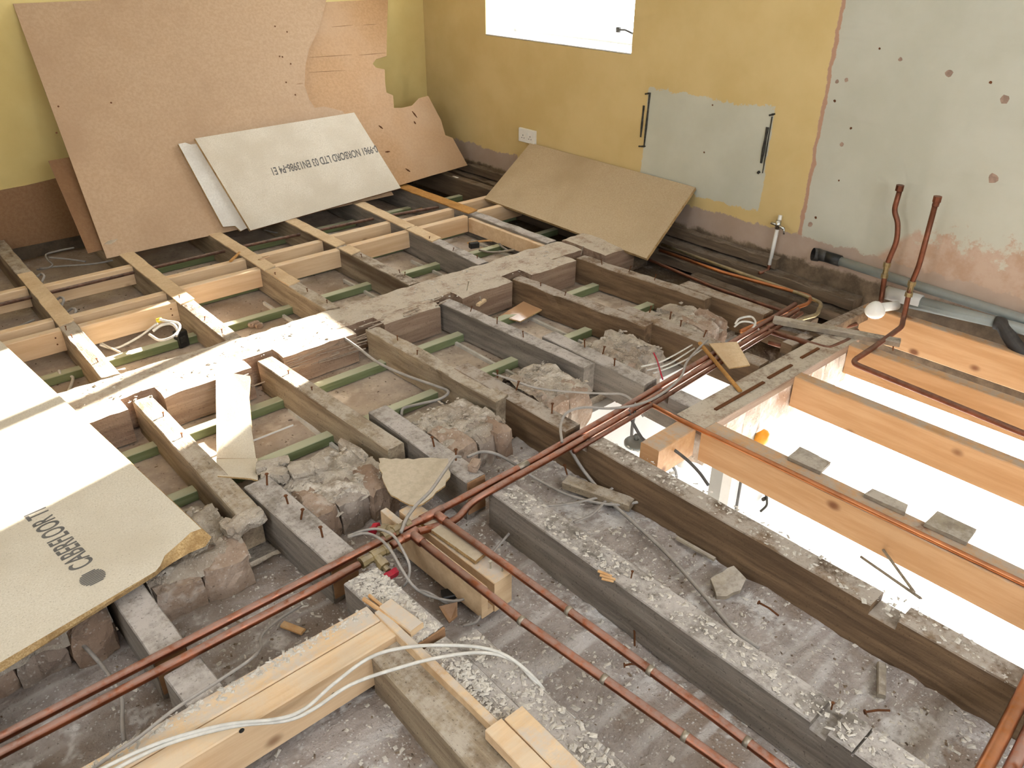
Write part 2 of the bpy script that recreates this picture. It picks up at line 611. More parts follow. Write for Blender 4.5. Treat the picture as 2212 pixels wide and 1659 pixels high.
def cable(name, pts, r, mat, label, cat='cable', group=None, k=8, sides=7, flat=1.0):
    o = mk(name, *tube(catmull(pts, k), r, sides, flat), mat, smooth=True)
    return tag(o, label, cat, group)


def slab(name, top, bot, mats, parent=None):
    n = len(top)
    v = list(top) + list(bot)
    f = [tuple(range(n)), tuple(range(2*n-1, n-1, -1))]
    m = [0, 0]
    for i in range(n):
        j = (i+1) % n
        f.append((i, j, n+j, n+i))
        m.append(1)
    return mk(name, v, f, mats, parent, False, m)


def sheet(name, pts, th, mats, parent=None):
    """flat sheet: pts on its visible face, thickness away from the viewer"""
    pts = [V(p) for p in pts]
    nn = (pts[1]-pts[0]).cross(pts[2]-pts[0])
    c = V((0, 0, 0))
    for i in range(len(pts)):
        c += pts[i].cross(pts[(i+1) % len(pts)])
    nn = c.normalized()
    mid = sum(pts, V((0, 0, 0))) / len(pts)
    if nn.dot(O - mid) < 0:
        nn = -nn
    return slab(name, pts, [p - nn*th for p in pts], mats, parent)


def rag(pts, step=0.03, amp=0.006, seed=1.0, which=None):
    """subdivide polygon edges with a ragged wobble (only edges listed in which)"""
    pts = [V(p) for p in pts]
    out = []
    n = len(pts)
    cen = sum(pts, V((0, 0, 0))) / n
    for i in range(n):
        a, b = pts[i], pts[(i+1) % n]
        out.append(a)
        if which is None or i in which:
            k = max(1, int((b-a).length/step))
            for j in range(1, k):
                q = a.lerp(b, j/k)
                out.append(q + (q-cen).normalized() * amp * (random.random()*2-1))
    return out


def blob(c, size, seed, sub=3, rough=0.18, boxy=0.65, rot=0.0):
    """rough stone: a cube lattice, partly rounded and knocked about"""
    idx = {}
    verts, faces = [], []

    def vid(i, j, k):
        q = (i, j, k)
        if q not in idx:
            p = V((i/sub*2-1, j/sub*2-1, k/sub*2-1))
            s = p.normalized() * max(abs(p.x), abs(p.y), abs(p.z)) * 1.25
            p = p*boxy + s*(1-boxy)
            n1 = noise.noise_vector(p*1.3 + V((seed*5.3, seed*2.1, seed)))
            p = p + n1*rough + noise.noise_vector(p*3.7 + V((seed, seed*4, seed*2)))*rough*0.4
            q2 = V((p.x*size[0]/2, p.y*size[1]/2, p.z*size[2]/2))
            cr, sr = math.cos(rot), math.sin(rot)
            idx[q] = len(verts)
            verts.append(V(c) + V((q2.x*cr-q2.y*sr, q2.x*sr+q2.y*cr, q2.z)))
        return idx[q]
    for a in range(sub):
        for b in range(sub):
            for s in (0, sub):
                faces.append((vid(a, b, s), vid(a+1, b, s), vid(a+1, b+1, s), vid(a, b+1, s)))
                faces.append((vid(a, s, b), vid(a+1, s, b), vid(a+1, s, b+1), vid(a, s, b+1)))
                faces.append((vid(s, a, b), vid(s, a+1, b), vid(s, a+1, b+1), vid(s, a, b+1)))
    return verts, faces


def text_part(body, size, origin, right, up, parent, mat='ink', name='printed_lettering', stretch=1.0):
    cu = bpy.data.curves.new('t', 'FONT')
    cu.body = body
    cu.size = size
    cu.extrude = 0.0002
    cu.offset = size * 0.014
    ob = bpy.data.objects.new('t', cu)
    COL.objects.link(ob)
    bpy.context.view_layer.update()
    dg = bpy.context.evaluated_depsgraph_get()
    me = bpy.data.meshes.new_from_object(ob.evaluated_get(dg))
    right, up = V(right).normalized(), V(up).normalized()
    nrm = right.cross(up)
    vs_ = [V(origin) + right*v.co.x*stretch + up*v.co.y + nrm*(v.co.z + 0.0006) for v in me.vertices]
    fs = [tuple(p.vertices) for p in me.polygons]
    bpy.data.objects.remove(ob)
    bpy.data.curves.remove(cu)
    bpy.data.meshes.remove(me)
    return mk(name, vs_, fs, mat, parent)


def nails(parent, pts, h=0.03, r=0.0028, mat='nail'):
    for p in pts:
        p = V(p)
        q = p + V((random.uniform(-.5, .5)*h*.5, random.uniform(-.5, .5)*h*.5, h))
        m = MB().add(tube([p, p.lerp(q, .5), q], r, 6)).add(tube([q, q + V((0, 0, .002))], r*2.0, 6))
        m.build('nail', mat, parent)

# ================================================================== THE SETTING
XW, YW = 3.55, 4.94          # right wall face, back wall face
ZC = 2.55
FAR_Z, NEAR_Z = -0.14, -0.15

# right wall with its window opening
wy0, wy1, wz0, wz1 = 3.04, 4.27, 0.885, 2.1
m = MB()
for b in ((-1.6, wy0, -0.30, ZC), (wy1, YW + .3, -0.30, ZC), (wy0, wy1, -0.30, wz0), (wy0, wy1, wz1, ZC)):
    m.add(box(XW, XW + 0.34, b[0], b[1], b[2], b[3]))
wall_right = tag(m.build('wall_right', 'wallR'), kind='structure')
# lower part of the same wall: big glazed opening of the room below
m = MB()
for b in ((-1.6, -0.9, -2.7, -0.3), (2.3, YW + .3, -2.7, -0.3), (-0.9, 2.3, -2.7, -2.35), (-0.9, 2.3, -0.42, -0.3)):
    m.add(box(XW, XW + 0.34, b[0], b[1], b[2], b[3]))
tag(m.build('wall_lower_right', 'lowwhite'), kind='structure')

# scars and plugs on the right wall
for (px, py, s) in ((2170, 215, .024), (2145, 385, .026), (2050, 158, .02), (1808, 176, .012), (1828, 173, .012), (1818, 312, .013), (1803, 218, .008), (1945, 128, .012), (1750, 485, .016), (1838, 277, .008), (1762, 470, .008), (1900, 105, .007), (1812, 390, .006), (2140, 178, .008), (1539, 227, .006), (1521, 329, .006)):
    c = gx(px, py, XW - 0.0006)
    n = 11
    ring = []
    for i in range(n):
        th = 2*math.pi*i/n
        rr = s*(0.62 + 0.25*random.random())
        ring.append(c + V((0, math.cos(th)*rr, math.sin(th)*rr)))
    slab('plaster_scar', ring, [q + V((.0006, 0, 0)) for q in ring], ['pinkplaster' if s > .01 else 'nail', 'pinkplaster'], wall_right)

# back wall, its bare board strip at the foot
wall_back = tag(mk('wall_back', *box(-1.9, XW, YW, YW + .3, -0.45, ZC), 'wallB'), kind='structure')
top = []
xs = [-1.0 + i*0.06 for i in range(72)]
for x in xs:
    top.append(V((x, YW - .006, 0.268 + 0.018*math.sin(x*6) + 0.01*nz((x, 0, 0), 9))))
poly = [p for p in top if p.x < 1.6] + [V((1.6, YW - .006, -.07)), V((-1, YW - .006, -.07))]
tag(slab('trim_back', poly, [p + V((0, .006, 0)) for p in poly], ['hard3', 'hard3']), kind='structure')

# walls and ceiling behind the viewer, with unseen openings added for fill skylight
yF = -1.4
m = MB()
for b in ((-1.9, .05, -2.7, ZC), (1.75, XW + .34, -2.7, ZC), (.05, 1.75, -2.7, 1.2), (.05, 1.75, 2.3, ZC)):
    m.add(box(b[0], b[1], yF - .12, yF, b[2], b[3]))
tag(m.build('wall_front', 'ceilwhite'), kind='structure')
m = MB()
for b in ((yF, .5, -2.7, ZC), (1.5, YW + .3, -2.7, ZC), (.5, 1.5, -2.7, 1.2), (.5, 1.5, 2.2, ZC)):
    m.add(box(-2.1, -1.9, b[0], b[1], b[2], b[3]))
tag(m.build('wall_left', 'ceilwhite'), kind='structure')
tag(mk('ceiling', *box(-2.1, XW + .34, yF - .12, YW + .3, ZC, ZC + .12), 'ceilwhite'), kind='structure')

# visible window: reveal board, frame, panes, stay
w = empty('window_1', (XW + .26, (wy0+wy1)/2, wz0))
tag(w, kind='structure')
fx0, fx1 = XW + .25, XW + .30
m = MB()
for b in ((wy0, wy0 + .06, wz0 + .07, wz1 - .06), (wy1 - .06, wy1, wz0 + .07, wz1 - .06), (wy0, wy1, wz0 + .007, wz0 + .07), (wy0, wy1, wz1 - .06, wz1), (3.62, 3.69, wz0 + .07, wz1 - .06)):
    m.add(box(fx0, fx1, b[0], b[1], b[2], b[3]))
m.build('window_frame', 'frame', w)
mk('pane', *box(XW + .275, XW + .279, wy0 + .06, 3.62, wz0 + .07, wz1 - .06), 'glass', w)
mk('pane', *box(XW + .275, XW + .279, 3.69, wy1 - .06, wz0 + .07, wz1 - .06), 'glass', w)
mk('window_sill', *box(XW + .0, XW + .25, wy0, wy1, wz0 - .002, wz0 + .006), 'frame', w)
st = gx(1335, 64, XW + .235)
en = gx(1366, 72, XW + .235)
m = MB().add(tube([st, st.lerp(en, .5) + V((0, 0, .008)), en], .006, 8)).add(box(st.x - .005, st.x + .012, st.y - .012, st.y + .012, st.z - .014, st.z + .014))
m.build('window_stay', 'darkmetal', w)

# ceiling of the room below, seen from above: far part (boards) and near part (lath and plaster under debris)


def sheet_grid(name, x0, x1, y0, y1, z, step, amp, mat, seed, holes=None, th=0.03):
    nx, ny = int((x1-x0)/step), int((y1-y0)/step)
    verts, faces = [], []
    for j in range(ny+1):
        for i in range(nx+1):
            x, y = x0 + (x1-x0)*i/nx, y0 + (y1-y0)*j/ny
            h = amp*(nz((x, y, 0), 4, seed)*0.8 + abs(nz((x, y, 0), 13, seed+2))*0.9 + nz((x, y, 0), 34, seed+4)*0.35)
            verts.append((x, y, z + h))
    for j in range(ny):
        for i in range(nx):
            a = j*(nx+1)+i
            faces.append((a, a+1, a+nx+2, a+nx+1))
    b = len(verts)
    verts += [(x0, y0, z-th), (x1, y0, z-th), (x1, y1, z-th), (x0, y1, z-th)]
    faces.append((b, b+3, b+2, b+1))
    e = [[j*0 + i for i in range(nx+1)], [ny*(nx+1)+i for i in range(nx+1)], [j*(nx+1) for j in range(ny+1)], [j*(nx+1)+nx for j in range(ny+1)]]
    faces.append(tuple(e[0]) + (b+1, b))
    faces.append(tuple(reversed(e[1])) + (b+3, b+2))
    faces.append(tuple(e[2]) + (b+3, b))
    faces.append(tuple(e[3]) + (b+2, b+1))
    return mk(name, verts, faces, mat, smooth=True)


near_ceiling = tag(sheet_grid('ceiling_plaster', -1.9, 1.66, yF, 1.80, NEAR_Z, 0.022, 0.016, 'debris', 3.0), kind='structure')
far_ceiling = tag(sheet_grid('ceiling_boards', -1.9, 3.08, 1.95, YW, FAR_Z - .004, 0.06, 0.004, 'farceil', 9.0), kind='structure')

tag(sheet_grid('ceiling_void_far', 3.04, XW, 2.72, YW, FAR_Z - .035, .05, .008, 'void_shade', 12.0, th=.06), kind='structure')  # dark colour of both void floors stands in for deep shade
tag(sheet_grid('ceiling_void', 3.04, XW, 1.60, 2.80, -.205, .05, .012, 'void_shade', 13.0, th=.08), kind='structure')
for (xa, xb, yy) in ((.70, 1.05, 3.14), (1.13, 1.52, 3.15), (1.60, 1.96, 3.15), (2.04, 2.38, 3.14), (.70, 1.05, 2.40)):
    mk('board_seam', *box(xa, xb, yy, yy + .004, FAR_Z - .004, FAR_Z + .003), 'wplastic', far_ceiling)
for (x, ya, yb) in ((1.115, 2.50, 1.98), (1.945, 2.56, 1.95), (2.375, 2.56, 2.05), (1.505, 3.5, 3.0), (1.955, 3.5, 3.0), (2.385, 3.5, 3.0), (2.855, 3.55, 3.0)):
    mk('edge_light_strip', *box(x - .022 - .012, x - .022, yb, ya, FAR_Z - .004, FAR_Z + .012), 'edge_light', far_ceiling)  # pale strips stand in for light showing at the board edges

# room below
tag(mk('floor', *box(-2.1, XW + .3, yF, YW, -2.8, -2.7), 'lowfloor'), kind='structure')
tag(mk('floor_outside', *box(XW + .34, XW + 4, -4, 6, -2.9, -2.8), 'lowfloor'), kind='structure')
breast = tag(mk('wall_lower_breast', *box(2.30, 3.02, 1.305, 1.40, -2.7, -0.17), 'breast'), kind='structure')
tag(mk('wall_lower_back', *box(-2.1, 3.05, 1.80, 2.02, -2.7, -0.20), 'lowwhite'), kind='structure')
tag(mk('wall_lower_far', *box(3.05, XW, 2.3, 2.4, -2.7, -0.20), 'lowwhite'), kind='structure')

# ------------------------------------------------------------------ masonry spine wall, stone by stone
core = MB()
bays = [(-0.75, -0.26), (-0.20, 0.215), (0.32, 0.585), (0.78, 1.075), (1.285, 1.545), (1.735, 1.965), (2.165, 2.405), (2.60, 2.845)]
core.add(box(-1.9, 3.04, 1.84, 2.0, -0.22, -0.165))
wall_masonry = tag(core.build('wall_masonry', 'mortar'), kind='structure')
sd = 1.0
for bi, (x0, x1) in enumerate(bays):
    x = x0
    while x < x1 - 0.03:
        sd += 1.37
        ww = min(random.uniform(0.07, 0.11) if bi > 2 else random.uniform(0.09, 0.14), x1 - x)
        if x1 - x - ww < 0.05:
            ww = x1 - x
        zt = -0.028 + random.uniform(-.018, .008)
        y0 = 1.755 + random.uniform(-.02, .02) + (0.015 if bi > 4 else 0)
        if bi <= 2:
            zt -= 0.012
        v, f = blob((x + ww/2, y0 + .075, (zt - .215)/2), (ww*0.98, 0.165, zt + .215), sd, 5, 0.19, 0.70, random.uniform(-.06, .06))
        o = mk('stone' if (bi < 4 and random.random() < .6) else 'brick', v, f, 'stone' if random.random() < .5 else 'brick', wall_masonry, False)
        x += ww
    # back course and rubble filling on top
    x = x0
    while x < x1 - 0.03:
        sd += 0.91
        ww = min(random.uniform(0.08, 0.15), x1 - x)
        zt = -0.042 + random.uniform(-.02, .014)
        v, f = blob((x + ww/2, 1.985 + random.uniform(-.02, .02), (zt - .2)/2), (ww, 0.16, zt + .2), sd, 3, 0.2, 0.6, random.uniform(-.1, .1))
        mk('stone', v, f, 'mortar', wall_masonry, False)
        x += ww
    # lumpy mortar over the top of the bay
    nx, ny = max(3, int((x1-x0)/0.014)), 20
    vv, ff = [], []
    for j in range(ny+1):
        for i in range(nx+1):
            px, py = x0 + (x1-x0)*i/nx, 1.752 + 0.288*j/ny
            e = min(j, ny-j)/3.0
            h = -0.040 + 0.03*abs(nz((px, py, 0), 11, bi)) + 0.016*nz((px, py, 0), 26, bi+3) + 0.007*nz((px, py, 0), 60, bi+6) - (0.035*(1-min(1, e)))
            vv.append((px, py, h))
    for j in range(ny):
        for i in range(nx):
            a = j*(nx+1)+i
            ff.append((a, a+1, a+nx+2, a+nx+1))
    mk('mortar_bed', vv, ff, 'mortar', wall_masonry, True)
# last stretch at the end of the wall, seen whole
for i, xx in enumerate((2.655, 2.735, 2.81)):
    pass

# whitewashed stone cheek under the trimmer
for i in range(9):
    xx = 2.03 + i*0.112
    v, f = blob((xx + .055, 1.335, -0.11), (0.118, 0.135, 0.15), 40 + i*1.7, 5, 0.15, 0.75)
    mk('stone', v, f, 'white_stone', breast, False)

# ================================================================== MAIN BEAM
bm_ = MB()
yb0, yb1 = 2.665, 2.945
notch = [(0.575, 0.70), (1.035, 1.165), (1.50, 1.64), (1.935, 2.06), (2.365, 2.49), (2.80, 2.93)]


def noisy(vf, amp, sc=9, seed=0.0):
    return [V(q) + V((0, nz(q, sc, seed)*amp*.6, nz(q, sc*1.3, seed+3)*amp)) for q in vf[0]], vf[1]


def gridbox(x0, x1, y0, y1, z0, z1, st=0.03, amp=0.004, seed=0.0, edge=0.0):
    """long box along x with a subdivided, slightly uneven surface"""
    nx = max(1, int((x1-x0)/st))
    ny = max(1, int((y1-y0)/st))
    ring = []
    prof = [(y0 + (y1-y0)*j/ny, z1) for j in range(ny+1)] + [(y1, (z0+z1)/2), (y1, z0), (y0, z0), (y0, (z0+z1)/2)]
    verts, faces = [], []
    for i in range(nx+1):
        x = x0 + (x1-x0)*i/nx
        for (y, z) in prof:
            q = V((x, y, z))
            e = amp + (edge if (z == z1 and y in (y0, y1)) else 0)
            dz = nz(q, 8, seed)*e + nz(q, 27, seed+2)*e*.5
            dy = nz(q, 10, seed+4)*e*.8
            if z == z1 and y in (y0, y1):
                dz = -abs(dz)
            verts.append(q + V((0, dy, dz)))
    n = len(prof)
    for i in range(nx):
        for j in range(n):
            k = (j+1) % n
            faces.append((i*n+j, i*n+k, (i+1)*n+k, (i+1)*n+j))
    faces.append(tuple(range(n)))
    faces.append(tuple(range(nx*n, (nx+1)*n)))
    return verts, faces


bm_.add(gridbox(-1.5, 2.94, yb0 + .09, yb1, -0.135, 0.0, 0.03, 0.006, 2.0, 0.006))
xs = [-1.5] + [v for p in notch for v in p]
for i in range(0, len(xs) - 1, 2):
    x0, x1 = xs[i], xs[i+1]
    bm_.add(gridbox(x0, x1, yb0, yb0 + .095, -0.135, 0.001 if i != 6 else -0.0005, 0.03, 0.004, 3.0 + i, 0.008))
beam = tag(bm_.build('main_beam', 'old_x'), 'wide old notched main beam running across the floor, dusty on top', 'beam')
# split splinters and the shallow step along the beam top
m = MB()
for i in range(46):
    x = random.uniform(0.85, 1.95)
    y = yb0 + random.uniform(0.0, .06)
    L = random.uniform(.05, .2) if x < 1.5 else random.uniform(.03, .09)
    z = -0.01 - random.uniform(0, .07) if x < 1.5 else .002
    yy = yb0 - .002 if z < 0 else y
    m.add(timber((x, yy, z), (x + L, yy + random.uniform(-.006, .006), z + random.uniform(-.008, .008)), random.uniform(.004, .009), .004))
o = m.build('splinters', 'old_x', beam)
tag(o, kind='stuff')
nails(beam, [g(1008, 628, 0), g(1255, 520 + 30, 0)], .045, .0025, 'screw')
# end block of the beam beyond the split
o = mk('beam_end_block', *gridbox(2.95, 3.18, 2.60, 2.92, -0.12, 0.01, .03, .005, 11.0, .006), 'old_x')
tag(o, 'short old timber block butted on the far right end of the main beam', 'timber block')

# ================================================================== FAR JOISTS (behind the beam)
far = [('first', (0.648, 4.9), (0.608, 2.95)), ('second', (1.105, 4.9), (1.092, 2.95)), ('third', (1.585, 4.9), (1.555, 2.95)),
       ('fourth', (2.012, 4.9), (2.0, 2.95)), ('fifth', (2.52, 4.9), (2.42, 2.95)), ('sixth', (2.905, 4.9), (2.905, 2.95))]
far_x = {}
for i, (nm, a, b) in enumerate(far):
    v, f = timber((a[0], a[1], -0.001), (b[0], b[1], -0.001), .066, .132, .010, seed=i*2.3 + 1)
    o = mk('floor_joist', v, f, 'old_y' if i < 4 else 'grey_y')
    tag(o, f'old grey floor joist behind the main beam, {nm} from the left', 'joist', 'joists behind the main beam')
    far_x[i] = (a, b)
    if i in (0, 1, 2, 3, 4):
        nails(o, [(b[0] + random.uniform(-.02, .02), random.uniform(3.0, 3.5), 0) for _ in range(3)], .016, .002)
o = mk('floor_joist', *timber((3.33, 4.9, -.002), (3.33, 3.0, -.002), .066, .132, .006, seed=31), 'darkwood')
tag(o, 'dark floor joist under the leaning grey board beside the right wall', 'joist', 'joists behind the main beam')
o = mk('floor_joist', *timber((0.17, 4.9, -.002), (0.15, 2.95, -.002), .066, .132, .006, seed=33), 'old_y')
tag(o, 'old floor joist at the left edge of the picture behind the main beam', 'joist', 'joists behind the main beam')


def fx(i, y):
    a, b = far_x[i]
    return a[0] + (b[0]-a[0])*(a[1]-y)/(a[1]-b[1])


# pale batten scabbed on the sixth joist
o = mk('side_batten', *timber((2.86, 3.60, -.016), (2.86, 2.96, -.016), .028, .085, 0, ch=.002), 'pine_x')
tag(o, 'pale pine batten fixed along the side of the sixth far joist', 'batten')

# packing strips on top of the far joists
strips = [(0, 4.28, 3.53, 'strip', 'first', .066, 0), (1, 4.55, 3.42, 'strip', 'second', .072, 1), (2, 4.35, 3.56, 'strip', 'third', .07, 0), (2, 3.55, 3.30, 'strip', 'third', .068, 2),
          (3, 4.30, 3.62, 'strip', 'fourth', .072, 0), (3, 3.60, 3.47, 'strip', 'fourth', .07, 2), (4, 4.45, 3.62, 'strip', 'fifth', .072, 0), (4, 3.63, 3.36, 'strip', 'fifth', .076, 2), (5, 4.7, 3.62, 'strip_orange', 'sixth', .085, 0)]
lab = {0: 'long thin brown packing strip on the {} far joist', 1: 'thin brown packing strip with a chewed end on the {} far joist', 2: 'short thin brown packing strip at the near end on the {} far joist'}
for (i, ya, yb, mt, nm, wd, kk) in strips:
    pa, pb = V((fx(i, ya), ya, .004)), V((fx(i, yb), yb, .004))
    poly = [pa + V((-wd/2, 0, .002)), pb + V((-wd/2, 0, .002)), pb + V((wd/2, .02, .002)), pa + V((wd/2, 0, .002))]
    poly = rag(poly, .035, .004, 1)
    o = slab('packing_strip', poly, [p - V((0, 0, .006)) for p in poly], [mt, mt])
    tag(o, lab[kk].format(nm), 'packing strip', 'packing strips on the far joists')

# ------------------------------------------------------------------ fresh pine noggins between the far joists
rows = [(0, 1, 4.075, 'rear'), (0, 1, 3.625, 'middle'), (0, 1, 3.50, 'front'), (-1, 0, 4.11, 'rear'), (-1, 0, 3.645, 'middle'), (-1, 0, 3.52, 'front'),
        (1, 2, 3.80, 'rear'), (1, 2, 3.63, 'front'), (2, 3, 3.79, 'rear'), (2, 3, 3.61, 'front'), (3, 4, 3.82, 'rear'), (3, 4, 3.62, 'front'),
        (4, 5, 3.79, 'rear'), (4, 5, 3.62, 'front'), (5, 6, 3.84, 'rear'), (5, 6, 3.645, 'front')]
ordn = ['first', 'second', 'third', 'fourth', 'fifth', 'sixth']
for (i, j, y, row) in rows:
    xa = (fx(i, y) if i >= 0 else 0.155) + .034
    xb = (fx(j, y) if j < 6 else 3.33) - .034
    if (i, j, row) == (4, 5, 'front'):
        xb -= .03
    o = mk('noggin', *timber((xa, y, -.004), (xb, y, -.004), .042, .095, 0, ch=.003), 'pine_x')
    where = f'between the {ordn[i]} and {ordn[j]} far joists' if 0 <= i and j < 6 else ('left of the first far joist' if i < 0 else 'right of the sixth far joist')
    tag(o, f'fresh pine noggin {where}, {row} row', 'noggin', 'pine noggins between the far joists')
    if row == 'front' and i < 1:
        for k in range(2):
            zz = -.03 - k*.03
            mk('nail_head', *tube([(xb - .03, y - .0205, zz), (xb - .03, y - .023, zz)], .0035, 7), 'nail', o)

# ------------------------------------------------------------------ thin iron pipe running through the far joists
pts = [(-.4, 4.03, -.035), (0.47, 4.045, -.035), (1.07, 4.055, -.035), (1.65, 4.05, -.033), (2.47, 4.0, -.032), (3.07, 3.9, -.03), (3.3, 3.86, -.03)]
tag(mk('iron_pipe', *tube(pts, .0085, 10), 'rust', smooth=True), 'thin rusty pipe running through the far joists behind the noggins', 'pipe')

# ------------------------------------------------------------------ green treated battens under the joists
bat = [(3.32, -.3, 3.3, 'in front of the noggins'), (2.985, -.3, 2.9, 'tight behind the main beam'), (2.555, -.3, 2.95, 'just in front of the main beam'), (2.215, -.3, 2.95, 'nearest the masonry wall'),
       (3.70, -.3, 3.3, 'under the noggins'), (4.25, -.3, 3.3, 'below the leaning hardboard')]
for (y, xa, xb, wh) in bat:
    o = mk('ceiling_batten', *timber((xa, y, FAR_Z + .036), (xb, y, FAR_Z + .036), .042, .036, 0, ch=.002), 'green')
    tag(o, f'green treated ceiling batten {wh}', 'batten', 'green ceiling battens')
for i, (x, ya, yb) in enumerate(((0.69, 2.6, 2.1), (1.18, 2.62, 2.1), (1.66, 2.62, 2.2), (2.08, 2.62, 2.1), (1.635, 3.9, 3.0), (2.07, 3.9, 3.05), (1.17, 3.9, 3.05), (2.98, 3.6, 3.0))):
    pass

# ================================================================== NEAR JOISTS (beam to masonry wall)
near = [('a', .638, .640, 2.705, 1.86, 'first', 'old_y', .009), ('b', 1.108, 1.150, 2.70, 1.86, 'second', 'old_y', .013), ('c', 1.578, 1.610, 2.66, 1.86, 'third', 'old_y', .024),
        ('d', 1.985, 2.035, 2.70, 1.84, 'fourth', 'grey_y', .010), ('e', 2.418, 2.49, 2.69, 1.92, 'fifth', 'dark_y', .020), ('f', 2.86, 2.92, 2.69, 1.93, 'sixth', 'dark_y', .014)]
for (k, xa, xb, ya, yb, nm, mt, wn) in near:
    v, f = timber((xa, ya, -.002), (xb, yb, -.004), .066, .130, wn, seed=ord(k)*1.7)
    o = mk('floor_joist', v, f, mt)
    tag(o, f'short old joist from the main beam to the masonry wall, {nm} from the left', 'joist', 'joists between beam and masonry')
    pp = []
    for q in range(4):
        t = .2 + .2*q
        pp.append((xa + (xb-xa)*t + random.uniform(-.015, .015), ya + (yb-ya)*t, -.004))
    nails(o, pp[:random.choice((2, 3, 3))], random.uniform(.014, .03), .0021)

# lapped joists that carry on to the near side
lap_a = mk('lapped_joist', *timber((.722, 1.98, -.003), (.742, 1.512, -.003), .085, .142, .005, seed=51), 'grey_y')
tag(lap_a, 'nail-studded old joist end sawn off beside the copper pipes, left of the valve', 'joist')
nails(lap_a, [g(577, 1048, 0), g(622, 1088, 0), g(650, 1122, 0), g(697, 1160, 0)], .034, .003)
lap_a2 = mk('lapped_joist', *timber((.742, 1.425, -.003), (.752, 1.14, -.003), .10, .142, .005, seed=52), 'grey_y')
tag(lap_a2, 'plaster-covered sawn joist stub on the near side of the valve', 'joist')
lap_b0 = mk('lapped_joist', *timber((1.235, 2.10, -.003), (1.235, 1.555, -.003), .075, .142, .006, seed=53), 'grey_y')
tag(lap_b0, 'old joist end lapped by the torn hardboard scrap and sawn at the pipes', 'joist')
nails(lap_b0, [g(938, 965, 0), g(985, 995, 0)], .034, .003)
j3 = mk('floor_joist', *timber((1.265, 1.475, -.004), (1.268, -1.3, -.004), .088, .142, .007, cuts=((1.06, 1.10, .02), (1.155, 1.16, .01)), seed=54), 'grey_y')
tag(j3, 'long grey dusty joist right of the copper branch pipes', 'joist')
nails(j3, [(1.26, .95, 0), (1.28, .4, 0)], .02, .002)
for (pa, pb, w_) in (((1292, 1231), (1322, 1243), .008), ((1296, 1240), (1330, 1250), .007), ((1300, 1248), (1326, 1254), .006)):
    mk('orange_splinter', *timber(g(*pa, .006), g(*pb, .002), w_, .005, .001, seed=pa[0]), 'offcut', j3)
L0 = 2.16
j4 = mk('floor_joist', *timber((1.655, L0, -.003), (1.70, -1.3, -.003), .072, .150, .005, cuts=((.60, .70, .03), (1.665, 1.735, .028)), seed=55), 'dark_y')
tag(j4, 'long dark brown joist edging the open hole, notched twice', 'joist')
nails(j4, [g(1075, 815, 0), g(1115, 843, 0), g(1192, 893, 0)], .034, .003)
d2 = mk('lapped_joist', *timber((2.105, 2.14, -.003), (2.11, 1.385, -.003), .075, .13, .006, cuts=((.545, .66, .03),), seed=56), 'grey_y')
tag(d2, 'old joist end lapped beside the fourth short joist, stopping at the trimmer', 'joist')
nails(d2, [g(1263, 750, 0), g(1302, 765, 0), g(1327, 790, 0)], .034, .003)
e2 = mk('lapped_joist', *timber((2.545, 2.12, -.003), (2.56, 1.40, -.003), .072, .13, .006, cuts=((.50, .62, .03),), seed=57), 'dark_y')
tag(e2, 'dark joist end lapped beside the fifth short joist, under the brown card offcut', 'joist')
nails(e2, [g(1403, 675, 0), g(1447, 690, 0), g(1470, 705, 0), g(1520, 728, 0)], .03, .003)
f2 = mk('lapped_joist', *timber((2.985, 2.12, -.003), (3.0, 1.30, -.003), .075, .13, .007, cuts=((.46, .60, .03),), seed=58), 'dark_y')
tag(f2, 'dark joist end lapped beside the sixth short joist, under the loose lath', 'joist')
j1 = mk('floor_joist', *timber((.262, 1.98, -.003), (.272, 1.505, -.003), .078, .142, .004, seed=59), 'grey_y')
tag(j1, 'sawn joist end under the corner of the printed chipboard', 'joist')
j1b = mk('floor_joist', *timber((.278, 1.44, -.006), (.292, 1.20, -.006), .085, .142, .004, seed=60), 'grey_y')
tag(j1b, 'dusty joist stub between the copper pipes and the doubled pine trimmer', 'joist')
o = mk('floor_joist', *timber((-.22, 1.98, -.003), (-.21, -.9, -.003), .078, .142, .004, seed=61), 'grey_y')
tag(o, 'old joist just outside the left edge under the copper pipes', 'joist')

MAT['sawn'] = wood('sawn_end_grain', '#96704f', '#a98160', '#7d5a3c', 'i', 0.0, bump=0.2)
for (par, x, y, zt_, w_) in ((lap_a, .742, 1.5095, -.006, .078), (lap_b0, 1.235, 1.5525, -.006, .068), (j1, .272, 1.5025, -.006, .072), (lap_a2, .752, 1.1375, -.006, .092), (d2, 2.11, 1.3825, -.006, .066)):
    mk('sawn_end', *box(x - w_/2, x + w_/2, y - .002, y + .006, zt_ - .12, zt_), 'sawn', par)

# fresh doubled trimmer at the lower left
tr1 = mk('pine_trimmer', *timber((-.4, 1.283, .004), (.690, 1.283, .004), .062, .115, 0, ch=.003), 'pine_dusty_x')
tag(tr1, 'rear half of the doubled pine trimmer, top covered in plaster crumbs', 'trimmer')
tr2 = mk('pine_trimmer', *timber((-.4, 1.2195, .002), (.694, 1.2195, .002), .062, .120, 0, ch=.003), 'pine_x')
tag(tr2, 'front half of the doubled pine trimmer with clean pale top', 'trimmer')
for (px, py) in ((720, 1500), (522, 1578)):
    c = gy(px, py, 1.188)
    mk('bolt_hole', *tube([c, c - V((0, .001, 0))], .006, 9), 'black', tr2)
o = mk('wood_block', *timber((gy(385, 1640, 1.15).x, 1.158, -.05), (gy(445, 1610, 1.15).x, 1.158, -.05), .06, .07, 0, ch=.003), 'pine_x')
tag(o, 'little pine cleat fixed to the face of the doubled trimmer', 'block')

